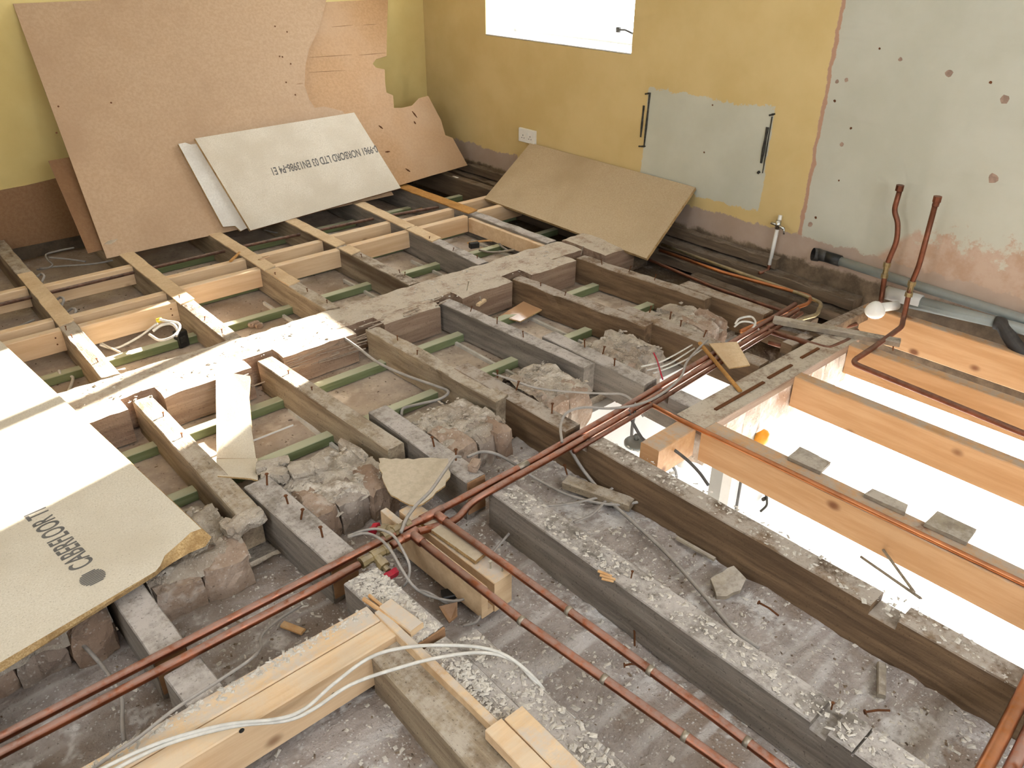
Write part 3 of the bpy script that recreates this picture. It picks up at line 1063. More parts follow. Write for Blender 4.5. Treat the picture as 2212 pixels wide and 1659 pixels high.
# joist in the foreground with the pale batten on it
j2 = mk('floor_joist', *timber((.665, 1.19, -.02), (.640, -.6, -.02), .085, .125, .004, seed=62), 'old_y')
tag(j2, 'brown foreground joist under the doubled pine trimmer end', 'joist')
j2b = mk('floor_joist', *timber((.752, 1.12, -.012), (.735, -.6, -.012), .075, .135, .005, seed=63), 'grey_y')
tag(j2b, 'plaster-covered foreground joist beside the pale batten', 'joist')
o = mk('floor_joist', *timber((.832, 1.10, -.03), (.822, -.6, -.03), .075, .115, .005, seed=64), 'grey_y')
tag(o, 'grey-green foreground joist right of the plaster-covered one', 'joist')
st1 = mk('pine_batten', *timber((.700, 1.275, .012), (.712, .845, .004), .020, .03, 0, ch=.002), 'pine_dusty_x')
tag(st1, 'narrow pale batten lying along the foreground joists', 'batten')
o = mk('wood_block', *timber((.725, 1.28, .018), (.738, 1.165, .018), .040, .03, 0, ch=.003), 'pine_dusty_x')
tag(o, 'small pale wedge block at the end of the pine trimmer', 'block')
o = mk('pine_offcut', *timber((.752, .835, .018), (.745, .42, .018), .050, .03, 0, ch=.002), 'pine_dusty_x')
tag(o, 'pale rectangular pine offcut on the plastered foreground joist', 'offcut')
o = mk('pine_offcut', *timber((.702, .842, .016), (.698, .42, .016), .045, .03, 0, ch=.002), 'pine_x')
tag(o, 'square-ended pine offcut at the bottom edge beside the other offcut', 'offcut')

# boxed block under the copper branch
blk = empty('pine_block', (.985, 1.4, -.12))
tag(blk, 'fresh slotted pine block under the copper branch pipes with two screws in it', 'block')
mk('front_cheek', *timber((.948, 1.63, -.018), (.962, 1.185, -.018), .022, .10, 0, ch=.002), 'pine_dusty_x', blk)
mk('rear_cheek', *timber((1.012, 1.60, -.022), (1.026, 1.185, -.022), .062, .10, 0, ch=.002), 'pine_dusty_x', blk)
mk('bottom_board', *timber((.965, 1.60, -.105), (.98, 1.19, -.105), .05, .02, 0, ch=.002), 'pine_dusty_x', blk)
nails(blk, [(1.025, 1.235, -.02), (1.040, 1.205, -.02)], .03, .0025, 'screw')
o = slab('pine_plate', [V(q) for q in ((.986, 1.50, -.006), (1.002, 1.27, -.006), (1.050, 1.28, -.006), (1.04, 1.50, -.006))], [V(q) for q in ((.986, 1.50, -.018), (1.002, 1.27, -.018), (1.050, 1.28, -.018), (1.04, 1.50, -.018))], ['card', 'chip_edge'])
tag(o, 'thin pale card packing piece on the pine block', 'packing')

# ================================================================== TRIMMED HOLE ON THE RIGHT
trim = mk('old_trimmer', *timber((1.995, 1.325, -.002), (3.05, 1.325, -.002), .125, .034, .004, seed=70), 'old_x')
tag(trim, 'old grey trimmer along the edge of the open hole, grooved on top', 'trimmer')
for (xa, xb, yy) in ((2.12, 2.42, 1.312), (2.46, 2.62, 1.318), (2.70, 2.83, 1.325)):
    mk('groove', *box(xa, xb, yy - .006, yy + .006, -.002, .0035), 'nail', trim)
o = mk('wood_block', *timber((1.775, 1.318, -.005), (1.975, 1.322, -.005), .075, .11, 0, ch=.003), 'pine_bounce_y')
tag(o, 'short fresh pine block between the dark joist and the hole joist', 'block')
pj = mk('pine_joist', *timber((2.018, 1.262, -.002), (2.045, -1.3, -.002), .085, .120, 0, ch=.003), 'pine_bounce_y')
tag(pj, 'fresh pine joist across the hole carrying a copper pipe on its edge', 'joist')
f1 = mk('pine_joist', *timber((2.578, 1.262, -.002), (2.605, -1.3, -.002), .052, .130, 0, ch=.003), 'pine_bounce_y')
tag(f1, 'fresh pine joist across the middle of the open hole', 'joist')
f2j = mk('pine_joist', *timber((2.985, 1.262, -.002), (3.03, -1.3, -.002), .055, .130, 0, ch=.003), 'pine_bounce_y')
tag(f2j, 'fresh pine joist across the hole behind the cranked copper pipe', 'joist')
f3 = mk('pine_joist', *timber((3.405, 1.42, -.002), (3.445, -1.3, -.002), .05, .15, 0, ch=.003), 'pine_bounce_y')
tag(f3, 'fresh pine joist beside the right wall below the waste pipes', 'joist')

offs = [((1700, 988), (1728, 965), (1795, 998), (1778, 1015), 'first'), ((1865, 1068), (1885, 1055), (1962, 1090), (1955, 1108), 'second'), ((2005, 1122), (2025, 1103), (2110, 1143), (2095, 1165), 'third')]
for (a, b, c, d, nm) in offs:
    top = [g(*q, .012) for q in (a, b, c, d)]
    top[0].x, top[3].x = 2.04, 2.045
    o = slab('packing_piece', rag(top, .03, .002), None or [p - V((0, 0, .012)) for p in rag(top, .03, .0)], ['grey_offcut', 'grey_offcut'])
    tag(o, f'grey wood packing piece overhanging the hole joist, {nm} from the trimmer', 'packing', 'packing pieces on the hole joist')

# ================================================================== COPPER PIPEWORK
def pipe(name, pts, r, mat, label, fittings=(), cat='pipe'):
    e = empty(name, pts[0])
    tag(e, label, cat)
    mk('pipe_run', *tube(pts, r, 14), mat, e, True)
    for (p, q, rr) in fittings:
        mk('fitting', *tube([p, V(p).lerp(V(q), .5), q], rr, 14), 'solder' if rr < r*1.16 else mat, e, True)
    return e


def at(pts, d):
    pts = [V(p) for p in pts]
    for a, b in zip(pts, pts[1:]):
        L = (b-a).length
        if d <= L:
            return a.lerp(b, d/L), (b-a).normalized()
        d -= L
    return pts[-1], (pts[-1]-pts[-2]).normalized()


R22 = .0112
P1 = [(-.6, 1.492, .006), (.59, 1.490, .006), (1.03, 1.492, .006), (1.44, 1.502, .004), (1.84, 1.528, .0), (2.69, 1.595, -.003), (3.16, 1.63, -.003)]
P1 = [V(p) for p in P1]
tee = V((1.03, 1.492, .006))
p1 = pipe('copper_pipe', P1, R22, 'copper', 'long copper heating pipe across the joists, rear of the pair', [(tee - V((.045, 0, 0)), tee + V((.03, 0, 0)), R22*1.22), (V((1.36, 1.4995, .004)), V((1.40, 1.5005, .004)), R22*1.1)])
br1 = [tee, V((1.045, 1.2, .004)), V((1.075, .55, .0)), V((1.095, -.9, -.004))]
fit = [(tee + V((.002, -.012, 0)), tee + V((.004, -.05, 0)), R22*1.22)]
for d in (.52, .77, 1.02):
    c, t = at(br1, d)
    fit.append((c - t*.006, c + t*.006, R22*1.13))
pipe('copper_branch', br1, R22, 'copper', 'right hand copper branch pipe running forward from the tee', fit)
P2a = [V(p) for p in ((-.6, 1.452, .006), (.59, 1.446, .006), (.755, 1.449, .006))]
pipe('copper_pipe', P2a, R22, 'copper', 'copper heating pipe left of the valve, front of the pair', [])
elb = V((.930, 1.462, .006))
P2b = bends([(.86, 1.455, .006), (.93, 1.462, .006), (1.0, 1.462, -.012), (1.08, 1.452, -.022), (1.15, 1.478, -.012), (1.22, 1.466, .006), (1.47, 1.476, .003), (1.80, 1.494, .0), (2.64, 1.556, -.004), (3.12, 1.592, -.004)], .05)
p2 = pipe('copper_pipe', P2b, R22, 'copper', 'copper heating pipe right of the valve with a swan-neck bend', [(elb - V((.03, .002, 0)), elb + V((.02, .0, 0)), R22*1.22)])
br2 = [elb, V((.945, 1.02, .006)), V((1.0, .44, .002)), V((1.04, -.9, -.002))]
fit = [(elb + V((0, -.008, 0)), elb + V((.001, -.05, 0)), R22*1.22)]
for d in (.44, .69, .90):
    c, t = at(br2, d)
    fit.append((c - t*.006, c + t*.006, R22*1.13))
pipe('copper_branch', br2, R22, 'copper', 'left hand copper branch pipe running forward from the elbow', fit)
# third thinner pipe and grey conduit beside the pair, far right end
pipe('copper_pipe', [V((1.56, 1.455, .0)), V((1.9, 1.475, -.002)), V((2.72, 1.535, -.004)), V((3.1, 1.56, -.004))], .0085, 'copper_dark', 'thin dark copper pipe in front of the heating pair over the hole')
# pipes at the lower right corner
pipe('copper_pipe', [V((-.6, .10, .016)), V((1.28, .118, .016)), V((1.45, .128, .016)), V((1.75, .150, .016)), V((3.3, .26, .016))], .0155, 'copper_bright', 'bright copper pipe at the bottom right corner, rear of two')
pipe('copper_pipe', [V((-.6, .055, .016)), V((1.28, .080, .016)), V((1.45, .090, .016)), V((1.75, .112, .016)), V((3.3, .22, .016))], .0145, 'copper', 'copper pipe at the bottom right corner, front of two')
# pipe along the edge of the hole joist
pipe('copper_pipe', [g(1395, 868, -.004), g(1465, 905, .0), g(1560, 950, .004), V((2.0, .27, .006)), V((2.01, -1.2, .006))], .0085, 'copper_bright', 'bright copper pipe lying along the edge of the hole joist')
# cranked pipe with riser
rz = gx(2025, 430, 3.40)
PA = bends([V((2.93, -1.2, -.012)), g(2212, 937, -.012), g(1838, 783, -.012), g(1885, 752, .014), g(1948, 706, .010), gx(1951, 690, 3.37), gx(1968, 615, 3.385), gx(1985, 575, 3.39), gx(2023, 432, 3.40)], .035)
e = pipe('copper_riser', PA, .0112, 'copper_dark', 'right hand capped copper riser on the pale wall, cranked along the hole joist', [(gx(2020, 445, 3.40), gx(2026, 428, 3.40), .0135)])
mk('cap', *tube([gx(2023, 436, 3.40), gx(2026, 424, 3.40)], .017, 8), 'copper_dark', e, False)
v0, v1 = gx(1962, 640, 3.383), gx(1971, 607, 3.386)
mk('brass_coupling', *tube([v0, v0.lerp(v1, .25), v0.lerp(v1, .26), v0.lerp(v1, .7), v0.lerp(v1, .71), v1], [.017, .017, .013, .013, .0175, .0175], 8), 'brass', e, False)
PB = bends([g(1900, 668, -.06), gx(1905, 640, 3.40), gx(1914, 575, 3.41), gx(1938, 520, 3.43), gx(1940, 480, 3.44), gx(1931, 455, 3.45), gx(1944, 410, 3.45)], .05)
e = pipe('copper_riser', PB, .0112, 'copper_dark', 'left hand capped copper riser on the pale wall with an offset bend', [])
mk('cap', *tube([gx(1942, 412, 3.45), gx(1945, 400, 3.45)], .017, 8), 'copper_dark', e, False)
v0, v1 = gx(1910, 600, 3.405), gx(1917, 567, 3.41)
mk('brass_coupling', *tube([v0, v0.lerp(v1, .25), v0.lerp(v1, .26), v0.lerp(v1, .7), v0.lerp(v1, .71), v1], [.016, .016, .012, .012, .0165, .0165], 8), 'brass', e, False)
# pipes along the right wall in the void
far_pipes = [([g(1425, 540, -.03), g(1560, 588, -.03), g(1752, 640, -.03), g(1748, 655, -.03), g(1700, 672, -.03), g(1600, 716, -.03)], .009, 'copper_bright', 'bright copper pipe along the dark wall, turning towards the hole'),
             ([g(1430, 528, -.03), g(1600, 590, -.03), g(1735, 637, -.03), g(1775, 655, -.03), g(1765, 680, -.03), g(1690, 700, -.03)], .009, 'brass', 'dull yellow pipe along the dark wall between the copper ones'),
             ([g(1400, 560, -.04), g(1540, 620, -.04), g(1640, 655, -.04), g(1720, 680, -.04)], .008, 'copper_dark', 'dark thin pipe nearest the masonry along the dark wall'),
             ([g(1758, 566, -.02), g(1830, 590, -.02), g(1895, 616, -.02)], .008, 'copper_bright', 'short bright copper pipe under the grey waste pipe')]
for (p, r, mt, lb) in far_pipes:
    pipe('copper_pipe', bends(p, .03), r, mt, lb)
pipe('copper_pipe', bends([g(1660, 715, -.01), g(1790, 755, -.01), g(1835, 735, -.01), g(1850, 715, -.02)], .03), .012, 'copper_dark', 'dark copper pipe bending round over the trimmer end')
pipe('copper_pipe', bends([g(1660, 740, -.05), g(1690, 748, -.05), g(1730, 730, -.05), g(1850, 700, -.05)], .03), .0085, 'copper_dark', 'small curved copper pipe over the white gap')

# old iron pipe in the far corner with a pale end
e = empty('corner_pipe', g(983, 388, -.03))
tag(e, 'rusty pipe stub with a pale painted end in the far corner', 'pipe')
mk('pipe_run', *tube([g(983, 388, -.02), g(1055, 412, -.02)], .012, 10), 'rust', e, True)
mk('pipe_end', *tube([g(979, 386, -.02), g(990, 390, -.02)], .02, 10), 'wplastic', e, True)

# white supply pipe with isolating valve on the right wall
e = empty('supply_pipe', g(1655, 575, -.02))
tag(e, 'white painted supply pipe with a chrome tap against the yellow wall', 'pipe')
a, b = gx(1662, 572, 3.50), gx(1686, 465, 3.525)
mk('white_pipe', *tube([a, b], .0095, 10), 'wplastic', e, True)
mk('elbow', *tube(bends([a + V((0, 0, .01)), a + V((0, 0, -.03)), g(1640, 590, -.03)], .02), .0085, 10), 'copper_dark', e, True)
c = gx(1681, 486, 3.505)
m = MB().add(tube([c + V((0, 0, -.02)), c + V((0, 0, .022))], .014, 10)).add(tube([c, c + V((-.02, -.03, 0)), c + V((-.02, -.045, -.004))], .008, 8)).add(tube([c, c + V((-.01, .035, .004))], [.009, .006], 8)).add(tube([c + V((-.02, -.045, 0)), c + V((-.02, -.05, -.03))], .005, 6))
m.build('tap', 'chrome', e, True)

# waste pipes
e = empty('waste_pipe', gx(1780, 553, 3.50))
tag(e, 'long grey plastic waste pipe along the wall with an open black socket end', 'pipe')
q0, q1 = gx(1790, 556, 3.508), gx(2212, 690, 3.508)
dd = (q1-q0).normalized()
mk('pipe_run', *tube([q0, q1 + dd*1.2], .021, 16), 'greyplastic', e, True)
mk('socket', *tube([q0 - dd*.02, q0 + dd*.06], .026, 16), 'black', e, True)
s0 = gx(1756, 549, 3.49)
m = MB().add(tube([s0, s0 + V((.02, -.02, -.004))], .031, 16, cap=False)).add(tube([s0 + V((.015, -.015, 0)), q0], [.029, .025], 16))
m.build('open_end', 'blackpipe', e, True)
e = empty('waste_pipe', gx(1995, 672, 3.47))
tag(e, 'lower grey waste pipe ending in a black rubber bend', 'pipe')
q0, q1 = gx(1960, 655, 3.465), gx(2150, 697, 3.465)
mk('pipe_run', *tube([q0, q1], .02, 16), 'greyplastic', e, True)
pb = bends([q1, gx(2165, 700, 3.465), gx(2185, 735, 3.44), gx(2230, 790, 3.42)], .05)
mk('rubber_bend', *tube(pb, .028, 16), 'blackpipe', e, True)
e = empty('waste_branch', gx(1915, 660, 3.46))
tag(e, 'white plastic pipe stub wearing a white shell-shaped cover by the risers', 'pipe')
mk('pipe_stub', *tube([gx(1936, 660, 3.42), gx(1905, 664, 3.30)], .02, 14), 'wplastic', e, True)
c = gx(1890, 672, 3.24)
nrm = (O - c).normalized()
uu = nrm.cross(V((0, 0, 1))).normalized()
ww = uu.cross(nrm)
if ww.z < 0:
    ww = -ww
vv, ff = [], []
K = 18
for ringi, (rr, off) in enumerate(((0.0, .022), (.5, .019), (.85, .010), (1.0, .0), (1.0, -.012))):
    for i in range(K):
        th = 2*math.pi*i/K
        h = math.sin(th)
        rx = .042*(1 - .18*max(0, h))
        ry = .044 if h > 0 else .034
        vv.append(c + uu*math.cos(th)*rx*rr + ww*h*ry*rr + nrm*off)
for ringi in range(4):
    for i in range(K):
        ff.append((ringi*K+i, ringi*K+(i+1) % K, (ringi+1)*K+(i+1) % K, (ringi+1)*K+i))
ff.append(tuple(range(4*K, 5*K)))
mk('shell_cover', vv, ff, 'wplastic', e, True)
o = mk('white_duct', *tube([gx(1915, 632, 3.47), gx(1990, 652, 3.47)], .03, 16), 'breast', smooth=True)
tag(o, 'short pale duct end behind the left copper riser', 'duct')
o = mk('white_duct', *tube([gx(1990, 652, 3.47), gx(2260, 725, 3.47)], .022, 16), 'greyplastic', smooth=True)
tag(o, 'second pale grey pipe running along the wall under the long waste pipe', 'pipe')

for (x, z, w_, d_, ya, yb, lb) in ((3.525, .035, .05, .05, 4.9, 1.95, 'upper dark timber ledge along the foot of the right wall'), (3.50, -.03, .09, .05, 4.9, 1.50, 'middle dark timber ledge along the foot of the right wall'), (3.47, -.095, .12, .05, 4.9, 1.48, 'lowest dark timber ledge along the foot of the right wall')):
    o = mk('wall_plate', *timber((x, ya, z), (x, yb, z), w_, d_, .02, seed=x*9 + z*50), 'darkwood')
    tag(o, lb, 'timber ledge')
# dark brown timber plates in the void by the right wall
plates = [((1360, 520), (1850, 668), .07, -.10, 'middle dark plank in the void along the right wall'), ((1420, 500), (1900, 640), .06, -.06, 'dark plank against the right wall in the void'), ((1500, 590), (1760, 690), .06, -.10, 'dark plank in the void nearest the masonry end')]
for (a, b, w_, z, lb) in plates:
    o = mk('dark_plank', *timber(g(*a, z), g(*b, z), w_, .05, .008, seed=a[0]), 'darkwood')
    tag(o, lb, 'plank')
o = mk('end_plank', *timber(g(1700, 742, -.012), g(1880, 660, -.012), .05, .05, .004, seed=81), 'dark_y')
tag(o, 'grooved old plank from the trimmer end towards the white cover', 'plank')
o = mk('end_plank', *timber(g(1660, 690, -.02), g(1800, 730, -.02), .11, .04, .005, seed=82), 'dark_y')
tag(o, 'dark board under the loose lath beside the hole', 'plank')

# loose lath lying over the pipes
lath = mk('loose_lath', *timber(g(1672, 685, .025), g(1946, 735, .02), .045, .022, .003, seed=83), 'grey_offcut')
tag(lath, 'loose grey lath lying across the pipes at the hole corner', 'lath')
p = g(1930, 742, .0)
mk('nail', *tube([p, p + V((0, -.005, -.03))], .003, 6), 'nail', lath)

# valves on the copper pair
def valve(base, axis, lever, label):
    e = empty('brass_valve', base)
    tag(e, label, 'valve')
    b, a = V(base), V(axis).normalized()
    l = V(lever).normalized()
    m = MB()
    m.add(tube([b - a*.045, b - a*.028, b - a*.027, b - a*.012, b - a*.011, b + a*.011, b + a*.012, b + a*.027, b + a*.028, b + a*.045], [.016, .016, .0135, .0135, .017, .017, .0135, .0135, .016, .016], 8))
    m.build('body', 'brass', e, False)
    m = MB().add(tube([b, b + l*.025, b + l*.026, b + l*.045, b + l*.046, b + l*.060], [.014, .014, .0165, .0165, .009, .009], 8))
    m.build('bonnet', 'brass', e, False)
    t = b + l*.066
    s = l.cross(V((0, 0, 1))).normalized()
    n = s.cross(l)
    prof = [(-.020, -.008), (-.012, -.011), (.0, -.008), (.012, -.011), (.020, -.008), (.020, .008), (.012, .011), (.0, .008), (-.012, .011), (-.020, .008)]
    vv = [t + s*p + n*q for p, q in prof] + [t + l*.016 + s*p*.9 + n*q*.9 for p, q in prof]
    k = len(prof)
    ff = [tuple(range(k)), tuple(range(2*k-1, k-1, -1))] + [(i, (i+1) % k, k+(i+1) % k, k+i) for i in range(k)]
    mk('handle', vv, ff, 'red', e)
    return e


valve((.805, 1.450, .008), (1, .04, 0), (.02, -1, -.25), 'brass isolating valve with red handle on the front copper pipe')
valve((.905, 1.497, .008), (1, .02, 0), (-.5, 1, -.25), 'brass isolating valve with red handle on the rear copper pipe')

# ================================================================== SHEETS AND BOARDS
# big chipboard sheet with print, lower left
zt, zb = .042, .020
near_e = [(435, 1142), (412, 1150), (388, 1172), (356, 1200), (346, 1222), (336, 1234)]
near_b = [(457, 1160), (444, 1180), (410, 1194), (372, 1216), (350, 1232), (338, 1243)]
top = [g(*p, zt) for p in near_e]
bot = [g(*p, zb) for p in near_b]
ex = [V((-.03, 1.665, 0)), V((-1.0, 1.60, 0)), V((-1.05, 3.5, 0)), V((.34, 3.5, 0))]
c0 = g(130, 857, zt)
top += [V((p.x, p.y, zt)) for p in ex]
bot += [V((p.x, p.y - .004, zb)) for p in ex]
# straighten the right edge through the photographed point
dirn = (c0 - top[0])
far_c = top[0] + dirn * ((3.5 - top[0].y)/dirn.y)
top[-1] = V((far_c.x, 3.5, zt))
bot[-1] = V((far_c.x, 3.5, zb))
chipL = slab('chipboard_sheet', top, bot, ['chip', 'chip_edge'])
tag(chipL, 'large printed chipboard flooring sheet with a broken corner, sunlit', 'board')
a, b = g(180, 1228, zt), g(66, 1098, zt)
rd = (b - a).normalized()
upd = V((0, 0, 1)).cross(rd)
text_part('CABERFLOOR TI', .080, g(196, 1218, zt) + upd*(-.010), rd, upd, chipL, stretch=.56)
m = MB()
lc = g(200, 1247, zt + .0008)
for i in range(9):
    yy = (i-4)*.0062
    hw_ = math.sqrt(max(0, .030**2 - yy**2))
    p, q = lc + rd*yy - upd*hw_, lc + rd*yy + upd*hw_
    m.add(([p - rd*.0022, p + rd*.0022, q + rd*.0022, q - rd*.0022], [(0, 1, 2, 3)]))
m.build('printed_roundel', 'ink', chipL)

# hardboard sheets leaning on the back wall
n1 = V((0, -1, .61)).normalized()
H1 = V((1.01, 4.24, 0))


def hp(px, py, off=0.0):
    return gp(px, py, H1 - V((0, off, 0)), n1)


tl = hp(28, 8)
top_z = tl.z
t1 = hp(705, 0)
poly = [hp(230, 557), tl]
poly += [V((t1.x + .02, 4.24 + .61*top_z, top_z)), t1, hp(690, 60), hp(668, 105), hp(660, 140), hp(658, 185), hp(668, 215), hp(680, 233), hp(700, 230), hp(740, 240), hp(800, 330)]
b1 = hp(500, 493)
poly += [V((2.75, 4.24, 0.0)), V((b1.x, 4.24, 0.0))]
poly[0] = V((poly[0].x, 4.24, 0.0))
hb1 = sheet('hardboard_sheet', poly, .004, ['hard1', 'hard3'])
tag(hb1, 'large light brown hardboard sheet leaning on the back wall, torn right edge', 'board')
n2 = V((0, -1, .55)).normalized()
H2 = V((1, 4.335, 0))


def hq(px, py):
    q = gp(px, py, H2, n2)
    q.x = min(q.x, XW - .012)
    return q


edge = [(836, 60), (835, 121), (812, 128), (805, 138), (812, 146), (831, 150), (832, 180), (835, 200), (849, 206), (851, 233), (868, 233), (890, 228), (905, 212), (925, 207), (953, 260), (962, 292), (978, 298), (1010, 357), (930, 380), (868, 399)]
e0 = hq(838, 2)
poly = [V((2.2, 4.335 + .55*1.07, 1.07)), V((e0.x, 4.335 + .55*1.07, 1.07)), e0] + [hq(*p) for p in edge] + [V((2.2, 4.335, 0))]
hb2 = sheet('hardboard_sheet', poly, .004, ['hard2', 'hard3'])
tag(hb2, 'orange-brown hardboard sheet in the corner behind, with a torn scalloped edge', 'board')
n3 = V((0, -1, .75)).normalized()
H3 = V((1, 4.27, 0))
poly = [gp(*p, H3, n3) for p in ((105, 348), (150, 340), (260, 530), (191, 548))]
poly = [p + V((0, .006, 0)) for p in poly]
tag(sheet('hardboard_offcut', poly, .004, ['hard3', 'hard3']), 'narrow dark brown board peeping out left of the big leaning sheet', 'board')
for (pa, pb) in (((717, 58), (762, 54)), ((785, 54), (813, 52)), ((668, 124), (760, 118)), ((775, 119), (834, 114)), ((668, 156), (745, 152)), ((640, 182), (654, 180))):
    a, b = hq(*pa), hq(*pb)
    if pb[0] < 660:
        a, b = hp(*pa), hp(*pb)
    a, b = a + V((0, -.001, 0)), b + V((0, -.001, 0))
    mk('score_mark', *tube([a, a.lerp(b, .5), b], [.0008, .0018, .0008], 5), 'hard3', hb2)
for (px, py) in ((594, 57), (620, 69), (628, 138), (610, 123), (604, 122), (618, 178), (638, 205), (240, 222), (122, 287), (126, 230)):
    a = hp(px, py)
    mk('nail_hole', *tube([a, a + V((0, -.0012, .0004))], .005, 7), 'nail', hb1)
a = hp(240, 524)
sc = [a + V((-.035, -.002, .0)), a + V((-.01, -.002, .012)), a + V((.035, -.002, .012)), a + V((.02, -.004, .002)), a + V((-.005, -.004, -.008))]
slab('peeled_flake', sc, [q + V((0, .002, 0)) for q in sc], ['card', 'card'], hb1)
for (pa, pb) in (((890, 240), (901, 254)), ((894, 262), (898, 268)), ((818, 271), (827, 278)), ((876, 364), (886, 371)), ((832, 328), (842, 327))):
    a, b = hq(*pa) + V((0, -.001, 0)), hq(*pb) + V((0, -.001, 0))
    mk('crack', *tube([a, a.lerp(b, .5), b], [.002, .006, .002], 5), 'nail', hb2)
# printed chipboard leaning on the hardboard, and the white board behind it
HB = V((1.75, 4.187, 0))
poly = [gp(*p, HB, n1) for p in ((541, 498), (421, 299), (765, 243), (866, 406))]
cb = sheet('chipboard_offcut', poly, .020, ['chip', 'chip_edge'])
tag(cb, 'pale chipboard offcut printed with upside-down lettering, leaning on hardboard', 'board')
ta, tb = gp(815, 322, HB, n1), gp(565, 377, HB, n1)
rd = (tb - ta).normalized()
nn = -n1 if n1.y > 0 else n1
upd = nn.cross(rd).normalized()
text_part('0-9961 NORBORD LTD 03 EN13986-P4 E1', .064, ta - upd*.024, rd, upd, cb, stretch=(tb-ta).length/1.255)
# tongue groove along the lower edge
gpts = [poly[0] - n1*.008, poly[3] - n1*.008]
mk('groove', *timber(gpts[0] + V((0, -.0, .002)), gpts[1] + V((0, 0, .002)), .004, .004, 0, ch=.0005), 'nail', cb)
HWb = V((1.75, 4.212, 0))
poly = [gp(*p, HWb, n1) for p in ((385, 311), (400, 308), (412, 312), (440, 308), (560, 480), (520, 499), (508, 488), (482, 490))]
wb = sheet('white_faced_board', poly, .014, ['white_board', 'chip_edge'])
tag(wb, 'white-faced board showing as a strip behind the printed chipboard offcut', 'board')
# grey board leaning on the right wall
poly = [V((3.134, 3.80, .004)), V((3.535, 3.815, .285)), V((3.535, 2.512, .275)), V((3.085, 2.44, .004))]
tag(sheet('leaning_board', poly, .018, ['boardR', 'chip_edge']), 'plain grey-brown board leaning on the right wall below the socket', 'board')

# pale plank and its end flap lying from beam to masonry
top = [g(466, 812, .022), g(500, 806, .022), g(540, 812, .022), g(537, 850, -.004), g(544, 930, -.06), g(553, 990, -.092), g(468, 990, -.092)]
pl = slab('pale_plank', top, [p - V((0, 0, .018)) for p in top], ['chip', 'chip_edge'])
tag(pl, 'narrow pale chipboard plank lying from the beam to the masonry, sunlit', 'plank')
top = [g(467, 991, -.088), g(556, 990, -.088), g(557, 1037, .0), g(540, 1033, .0), g(470, 1028, .0)]
tag(slab('card_flap', top, [p - V((0, 0, .006)) for p in top], ['chip', 'chip_edge']), 'folded card flap at the near end of the pale plank', 'card')

# torn hardboard scrap by the pipes
top = rag([g(818, 990, .012), g(968, 990, .010), g(972, 1030, .004), g(962, 1048, .0), g(935, 1072, -.004), g(903, 1092, -.008), g(868, 1082, -.004), g(838, 1060, .002), g(825, 1030, .008)], .018, .006)
tag(slab('hardboard_scrap', top, [p - V((0, 0, .005)) for p in top], ['card', 'chip_edge']), 'torn pale hardboard scrap lying over the masonry by the copper pipes', 'scrap')
# brown card offcut over pipes near trimmer
top = [g(1532, 742, .03), g(1592, 738, .03), g(1620, 788, .018), g(1575, 795, .016)]
tag(slab('card_offcut', top, [p - V((0, 0, .005)) for p in top], ['strip', 'chip_edge']), 'brown square offcut lying on the pipes by the trimmer', 'offcut')
o = mk('split_stick', *timber(g(1512, 738, .022), g(1600, 842, .012), .014, .010, .002, seed=90), 'strip_orange')
tag(o, 'thin split yellow stick beside the brown square offcut', 'stick')

# ================================================================== CABLES
cable('white_cable', [g(160, 1690, .02), g(330, 1610, .035), g(480, 1567, .035), g(600, 1553, .03), g(660, 1530, .025), g(720, 1478, .03), g(800, 1420, .05), g(880, 1398, .05), g(970, 1394, .03), g(1045, 1400, .02), g(1100, 1420, .01), g(1150, 1460, -.02), g(1175, 1490, -.06)], .0042, 'cable_white', 'upper white cable looping over the foreground joists')
cable('white_cable', [g(185, 1695, .02), g(350, 1612, .03), g(500, 1570, .03), g(620, 1556, .02), g(680, 1530, .02), g(760, 1478, .03), g(870, 1440, .045), g(960, 1418, .03), g(1045, 1410, .02), g(1110, 1428, .0), g(1155, 1472, -.03), g(1200, 1520, -.10), g(1242, 1553, -.12)], .0042, 'cable_white', 'lower white cable looping over the foreground joists')
cable('grey_cable', [g(175, 1680, .0), g(240, 1632, .02), g(300, 1592, .02), g(380, 1530, .02), g(470, 1472, .015), g(540, 1425, .01), g(562, 1400, -.05), g(566, 1372, -.1), g(600, 1340, -.12), g(650, 1308, -.13)], .0040, 'cable', 'grey cable running along the back of the doubled trimmer')
cable('grey_cable', [g(110, 1358, -.10), g(165, 1383, -.09), g(205, 1420, -.08), g(238, 1462, -.07), g(262, 1505, -.08), g(264, 1560, -.10), g(268, 1600, -.12)], .0050, 'cable', 'flat grey cable coming out under the printed chipboard')
cable('grey_cable', [g(995, 987, .03), g(982, 988, .04), g(962, 1015, .045), g(930, 1060, .04), g(900, 1090, .035), g(878, 1120, .03), g(866, 1150, .03)], .0050, 'cable', 'grey cable bent down from the torn scrap to the valves')
cable('grey_cable', [g(752, 1158, .01), g(785, 1146, .03), g(818, 1143, .045), g(848, 1156, .05), g(868, 1185, .05), g(884, 1220, .03), g(882, 1250, .0), g(872, 1266, -.02)], .0038, 'cable', 'short grey cable loop arching over the brass valve')
cable('grey_cable', [g(752, 1160, .01), g(790, 1152, .03), g(822, 1165, .04), g(848, 1195, .04), g(868, 1230, .03), g(895, 1268, .0), g(930, 1288, -.06), g(985, 1298, -.10), g(1034, 1284, -.09), g(1044, 1310, -.10), g(1030, 1342, -.12), g(1000, 1352, -.13)], .0038, 'cable', 'long grey cable looping over the valve and under the pine block')
